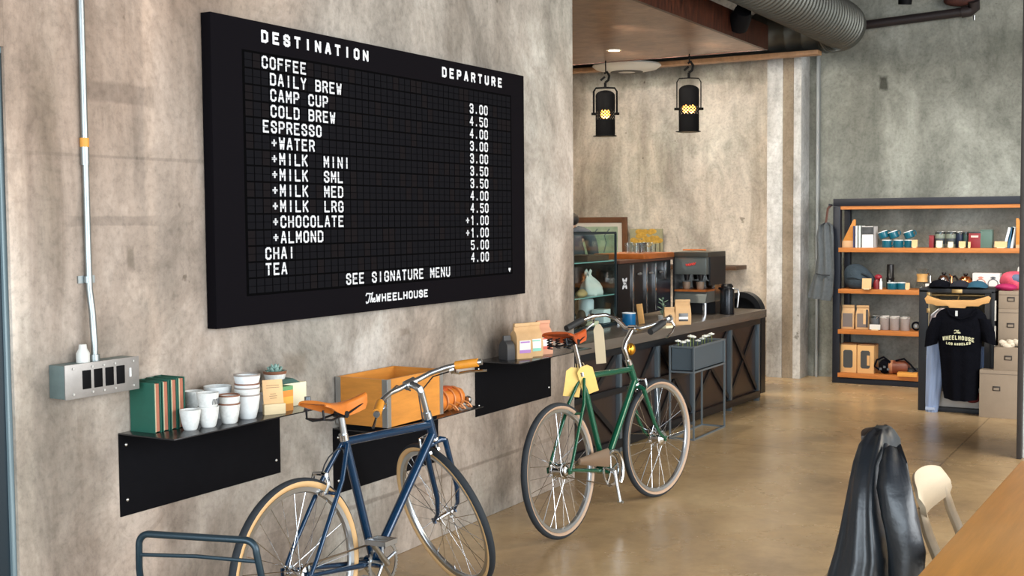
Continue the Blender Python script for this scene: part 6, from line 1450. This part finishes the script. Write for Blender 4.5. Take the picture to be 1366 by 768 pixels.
# ------------------------------------------------------------------ table, chairs, jacket
t = thing('dining_table', 'orange oak dining table at the lower right edge of the photo', 'table', (2.752, 4.35, 0), -0.027)
obj('tabletop', G().bx(0.0, 0.95, -2.6, 0, 0.708, 0.75), table_wood, t, bevel=0.004)
for xx in (0.09, 0.86):
    for yy in (-2.45, -0.14): obj('leg', G().bx(xx - 0.03, xx + 0.03, yy - 0.03, yy + 0.03, 0, 0.708), black_metal, t, bevel=0.003)
obj('apron_frame', G().bx(0.09, 0.86, -2.45, -0.14, 0.65, 0.706), black_metal, t)
pale = M('limed_beech', S(198, 182, 156), 0.5, 0, 0.07, 5, (1, 1, 8))
def wood_chair(label, loc, rz, h=0.80, hw=0.195):
    """local x forward (towards the table), y along the back"""
    t = thing('dining_chair', label, 'chair', loc, rz)
    R = []
    for k in range(17):
        q = k / 16; a = -1 + 2 * q; y = hw * 1.07 * a
        bow = -0.062 - 0.045 * (1 - a * a); edge = (1 - abs(a) ** 6)
        top = h - 0.028 * abs(a) ** 3; bot = h - 0.122 + 0.020 * abs(a) ** 2
        if abs(a) > 0.93: top -= 0.014; bot += 0.014
        th_ = 0.008
        rk = 0.2 * (top - bot)
        R.append([(bow + rk - th_, y, bot), (bow + rk * 0.5 - th_ - 0.002, y, (top + bot) / 2), (bow - th_ * 0.9 - 0.006, y, top - 0.006), (bow - 0.006, y, top), (bow + th_ * 0.8 - 0.006, y, top - 0.006), (bow + rk * 0.5 + th_, y, (top + bot) / 2), (bow + rk + th_, y, bot)])
    obj('backrest', G().loft(R), pale, t, ang=60)
    for s in (-1, 1):
        g = G(); R = []
        for z_, x_, y_, a, b_ in ((h - 0.075, -0.066, hw * 0.93, 0.010, 0.024), (h - 0.15, -0.046, hw * 0.94, 0.016, 0.024), (0.47, 0.022, hw * 0.96, 0.019, 0.021), (0.40, 0.03, hw * 0.97, 0.018, 0.019), (0.0, -0.05, hw * 1.02, 0.012, 0.013)):
            R.append([(x_ + a * cos(q), s * y_ + b_ * sin(q), z_) for q in [2 * pi * j / 12 for j in range(12)]])
        obj('leg', G().loft(R), pale, t)
        obj('leg', G().tube([(0.42, s * hw * 0.95, 0.44), (0.43, s * hw, 0.0)], [0.019, 0.013], 12), pale, t)
        obj('side_rail', G().box((0.22, s * hw * 0.93, 0.41), (0.38, 0.018, 0.05)), pale, t)
    R = [[(0.225 + 0.225 * cos(q) * (1 - 0.04 * sin(q) ** 2) * f, 0.205 * sin(q) * f, z_) for q in [2 * pi * j / 28 for j in range(28)]] for z_, f in ((0.436, 0.97), (0.442, 1.0), (0.454, 1.0), (0.46, 0.97))]
    for r_ in R:
        for i, p_ in enumerate(r_):
            dx, dy = p_[0] - 0.225, p_[1]; k = 1 / max((abs(dx / 0.225) ** 4 + abs(dy / 0.205) ** 4) ** 0.25, 1e-3) * sqrt((dx / 0.225) ** 2 + (dy / 0.205) ** 2)
            r_[i] = (0.225 + dx * k * 0.97, dy * k * 0.97, p_[2])
    obj('seat', G().loft(R), M('chair_seat_dark', S(62, 46, 38), 0.6), t)
    return t
wood_chair('pale wooden dining chair with a curved backrest pulled up to the oak table', (2.622, 3.86, 0), 0.0, 0.785)
wood_chair('wooden dining chair underneath the black leather jacket', (2.57, 3.37, 0), 0.0, 0.80, 0.15)
# leather jacket over the chair back
lea = M('black_leather', S(30, 36, 42), 0.38, 0.0, 0.25, 7, bump=0.25, bscale=12, spec=0.7)
JX, JY = 2.47, 3.36
t = thing('leather_jacket', 'black leather jacket draped over a chair back beside the oak table', 'jacket', (JX, JY, 0))
def jring(py, lp, rp, y0, y1, ph, amp, n=72):
    z = at(1170, py, 'y', JY).z; x0 = at(lp, py, 'y', JY).x - JX; x1 = at(rp, py, 'y', JY).x - JX
    r = []
    for j in range(n):
        a = 2 * pi * j / n; cx_, cy_ = cos(a), sin(a)
        k = 1 + amp * (sin(5 * a + ph) * 0.55 + sin(9 * a - ph * 1.4) * 0.45 + 0.25 * sin(16 * a + 2 * ph))
        e = 0.8
        r.append(((x0 + x1) / 2 + (x1 - x0) / 2 * math.copysign(abs(cx_) ** e, cx_) * k, (y0 + y1) / 2 + (y1 - y0) / 2 * math.copysign(abs(cy_) ** e, cy_) * k, z + 0.004 * sin(5 * a + ph)))
    return r
JR = ((571, 1166, 1184, -0.03, 0.05, 0.0), (576, 1159, 1189, -0.07, 0.09, 0.02), (588, 1152, 1195, -0.12, 0.13, 0.03), (608, 1149, 1196, -0.17, 0.17, 0.04), (630, 1147, 1198, -0.20, 0.19, 0.05), (660, 1143, 1202, -0.22, 0.20, 0.06), (690, 1138, 1208, -0.23, 0.20, 0.07), (720, 1131, 1216, -0.24, 0.20, 0.07), (745, 1124, 1216, -0.25, 0.20, 0.07), (768, 1118, 1216, -0.25, 0.20, 0.07), (800, 1112, 1215, -0.25, 0.20, 0.06), (830, 1110, 1215, -0.25, 0.20, 0.05))
obj('body', G().loft([jring(*q[:5], 0.5 + 0.10 * k, q[5]) for k, q in enumerate(JR)]), lea, t, ang=80)
for s_, PS in ((-1, ((596, 1190, 0.022, -0.10), (618, 1191, 0.034, -0.155), (650, 1194, 0.044, -0.19), (690, 1200, 0.046, -0.20), (730, 1209, 0.046, -0.20), (775, 1210, 0.043, -0.20), (810, 1209, 0.040, -0.195))),
               (1, ((600, 1176, 0.022, 0.12), (630, 1172, 0.036, 0.175), (690, 1170, 0.044, 0.20), (760, 1166, 0.044, 0.21), (815, 1164, 0.040, 0.21)))):
    R = []
    for k, (py, px, r_, yy) in enumerate(PS):
        p = at(px, py, 'y', JY + yy)
        R.append([(p.x - JX + r_ * cos(q) * (1 + .09 * sin(5 * q + k * 2.1)), yy + r_ * 0.85 * sin(q) * (1 + .09 * sin(4 * q + k * 1.7)), p.z + 0.008 * sin(3 * q + k)) for q in [2 * pi * j / 28 for j in range(28)]])
    obj('sleeve', G().loft(R), lea, t, ang=80)
R = []
for k in range(11):
    q = -1 + 2 * k / 10; y = 0.02 + 0.075 * q; e = 1 - q * q; x0 = at(1171, 575, 'y', JY).x - JX; z0 = at(1170, 578, 'y', JY).z
    R.append([(x0 - 0.028 - 0.015 * e, y, z0 - 0.045), (x0 - 0.032 - 0.012 * e, y, z0 + 0.006 * e), (x0 - 0.004, y, z0 + 0.002 + 0.014 * e), (x0 + 0.026, y, z0 - 0.004 + 0.006 * e), (x0 + 0.036, y, z0 - 0.06)])
obj('collar', G().loft(R), M('brown_leather_lining', S(62, 54, 50), 0.5, 0, 0.1, 10), t, ang=70)
obj('hem', G().loft([jring(818, 1105, 1217, -0.216, 0.206, 1.6, 0.05), jring(834, 1104, 1217, -0.218, 0.208, 1.7, 0.05)], cap=False), lea, t, ang=80)
# steel tube chair at the lower left
t = thing('steel_chair', 'dark blue grey steel tube chair in front of the concrete wall, lower left', 'chair', (0.962, 2.33, 0), 0.27)
tube_m = M('blue_grey_tube', S(44, 62, 72), 0.35, 0.4)
hw = 0.172; H0 = 0.74
g = G(); g.tube([(-hw - 0.045, 0.10, 0.44), (-hw - 0.012, 0.02, 0.64), *[(-hw + 0.032 - 0.032 * cos(a), 0.002 * cos(a), H0 - 0.032 + 0.032 * sin(a)) for a in [pi / 2 * k / 7 for k in range(8)]], *[(hw - 0.032 + 0.032 * sin(a), 0.002 * sin(a), H0 - 0.032 + 0.032 * cos(a)) for a in [pi / 2 * k / 7 for k in range(8)]], (hw + 0.004, 0.02, 0.64), (hw + 0.02, 0.10, 0.44)], 0.0095, 10); obj('back_hoop', g, tube_m, t)
obj('back_bar', G().tube([(-hw - 0.002, 0.008, H0 - 0.060), (0, 0.0, H0 - 0.052), (hw, 0.008, H0 - 0.058)], 0.0055, 8), tube_m, t)
obj('seat', G().bx(-hw - 0.03, hw + 0.03, -0.36, 0.03, 0.43, 0.448).xf(Matrix.Translation((0, 0.08, 0))), tube_m, t, bevel=0.006)
for s in (-1, 1):
    obj('leg', G().tube([(s * (hw + 0.02), 0.10, 0.44), (s * (hw + 0.04), 0.17, 0.0)], 0.0105, 10), tube_m, t)
    obj('leg', G().tube([(s * (hw + 0.02), -0.26, 0.44), (s * (hw + 0.04), -0.31, 0.0)], 0.0105, 10), tube_m, t)

# ------------------------------------------------------------------ person behind the bar
skin = M('skin', S(208, 168, 144), 0.5); hair = M('dark_hair', S(26, 24, 24), 0.6, 0, 0.3, 60); shirt = M('charcoal_shirt', S(58, 64, 72), 0.85, 0, 0.1, 20); trou = M('dark_trousers', S(32, 34, 42), 0.85)
PXx, PYy = -1.565, 9.5
t = thing('person', 'person in a charcoal top behind the bar, mostly hidden by the wall end', 'person', (PXx, PYy, 0.025), 0.45)
def skinned(name, verts, edges, mat, parent, root=0, sub=2):
    me = bpy.data.meshes.new(name); me.from_pydata([v[:3] for v in verts], edges, []); me.materials.append(mat)
    o = bpy.data.objects.new(name, me); COL.objects.link(o); o.parent = parent
    md = o.modifiers.new('skin', 'SKIN'); md.use_smooth_shade = True
    lay = me.skin_vertices[0].data
    for k, v in enumerate(verts):
        r_ = v[3]; lay[k].radius = r_ if isinstance(r_, tuple) else (r_, r_); lay[k].use_root = (k == root)
    o.modifiers.new('sub', 'SUBSURF').levels = sub; o.modifiers['sub'].render_levels = sub
    return o
V = [(0, 0, 0.92, (0.14, 0.11)), (0, 0, 1.08, (0.125, 0.095)), (0, 0, 1.26, (0.12, 0.085)), (0, 0.0, 1.39, (0.10, 0.07)), (0, 0, 1.45, 0.05), (0, 0.01, 1.475, (0.062, 0.07)), (0, 0.012, 1.515, (0.074, 0.09)), (0, 0.0, 1.575, (0.055, 0.07))]
Ed = [(0, 1), (1, 2), (2, 3), (3, 4), (4, 5), (5, 6), (6, 7)]
for s in (-1, 1):
    b0 = len(V)
    V += [(s * 0.09, 0, 0.86, 0.085), (s * 0.10, 0.01, 0.50, 0.055), (s * 0.10, -0.02, 0.10, 0.038), (s * 0.105, 0.10, 0.03, 0.032)]
    Ed += [(0, b0), (b0, b0 + 1), (b0 + 1, b0 + 2), (b0 + 2, b0 + 3)]
    b1 = len(V)
    V += [(s * 0.175, 0, 1.40, 0.040), (s * 0.235, -0.01, 1.14, 0.038), (s * 0.215, 0.17, 0.98, 0.028), (s * 0.205, 0.235, 0.955, (0.030, 0.016))]
    Ed += [(3, b1), (b1, b1 + 1), (b1 + 1, b1 + 2), (b1 + 2, b1 + 3)]
    for f in range(4):
        k = len(V); dx = (f - 1.5) * 0.017; ln = (0.032, 0.040, 0.037, 0.028)[f]
        V += [(s * 0.205 + dx, 0.265, 0.955, 0.0085), (s * 0.205 + dx, 0.265 + ln, 0.945, 0.008), (s * 0.205 + dx, 0.265 + ln * 1.6, 0.925, 0.007)]
        Ed += [(b1 + 3, k), (k, k + 1), (k + 1, k + 2)]
    k = len(V); V += [(s * (0.205 - 0.034), 0.232, 0.95, 0.010), (s * (0.205 - 0.044), 0.262, 0.938, 0.008)]; Ed += [(b1 + 3, k), (k, k + 1)]
skinned('body', V, Ed, skin, t)
V = [(0, 0, 0.88, (0.155, 0.125)), (0, 0, 1.08, (0.14, 0.108)), (0, 0, 1.26, (0.163, 0.122)), (0, 0, 1.39, (0.145, 0.10)), (0, 0, 1.44, 0.062)]; Ed = [(0, 1), (1, 2), (2, 3), (3, 4)]
for s in (-1, 1):
    k = len(V); V += [(s * 0.085, -0.02, 1.44, 0.066), (s * 0.18, 0, 1.415, 0.066), (s * 0.225, -0.008, 1.20, 0.052)]; Ed += [(3, k), (k, k + 1), (k + 1, k + 2)]
skinned('shirt', V, Ed, shirt, t)
V = [(0, 0, 0.95, (0.15, 0.12))]; Ed = []
for s in (-1, 1):
    k = len(V); V += [(s * 0.09, 0, 0.84, 0.098), (s * 0.10, 0.01, 0.50, 0.070), (s * 0.10, -0.02, 0.10, 0.055)]; Ed += [(0, k), (k, k + 1), (k + 1, k + 2)]
skinned('trousers', V, Ed, trou, t)
g = G(); g.ball((0, -0.014, 1.553), (0.090, 0.100, 0.066), 18, 12); g.ball((0, -0.085, 1.553), (0.05, 0.04, 0.045), 12, 8); obj('hair', g, hair, t)
g = G()
for s in (-1, 1): g.ball((s * 0.032, 0.088, 1.512), (0.011, 0.007, 0.007), 10, 6)
obj('eye', g, hair, t)
obj('nose', G().loft([[(-0.012, 0.088, 1.472), (0.012, 0.088, 1.472), (0, 0.112, 1.475)], [(-0.006, 0.088, 1.512), (0.006, 0.088, 1.512), (0, 0.096, 1.512)]]), skin, t)
obj('mouth', G().ball((0, 0.084, 1.448), (0.022, 0.006, 0.006), 10, 6), M('lip', S(168, 104, 96), 0.5), t)
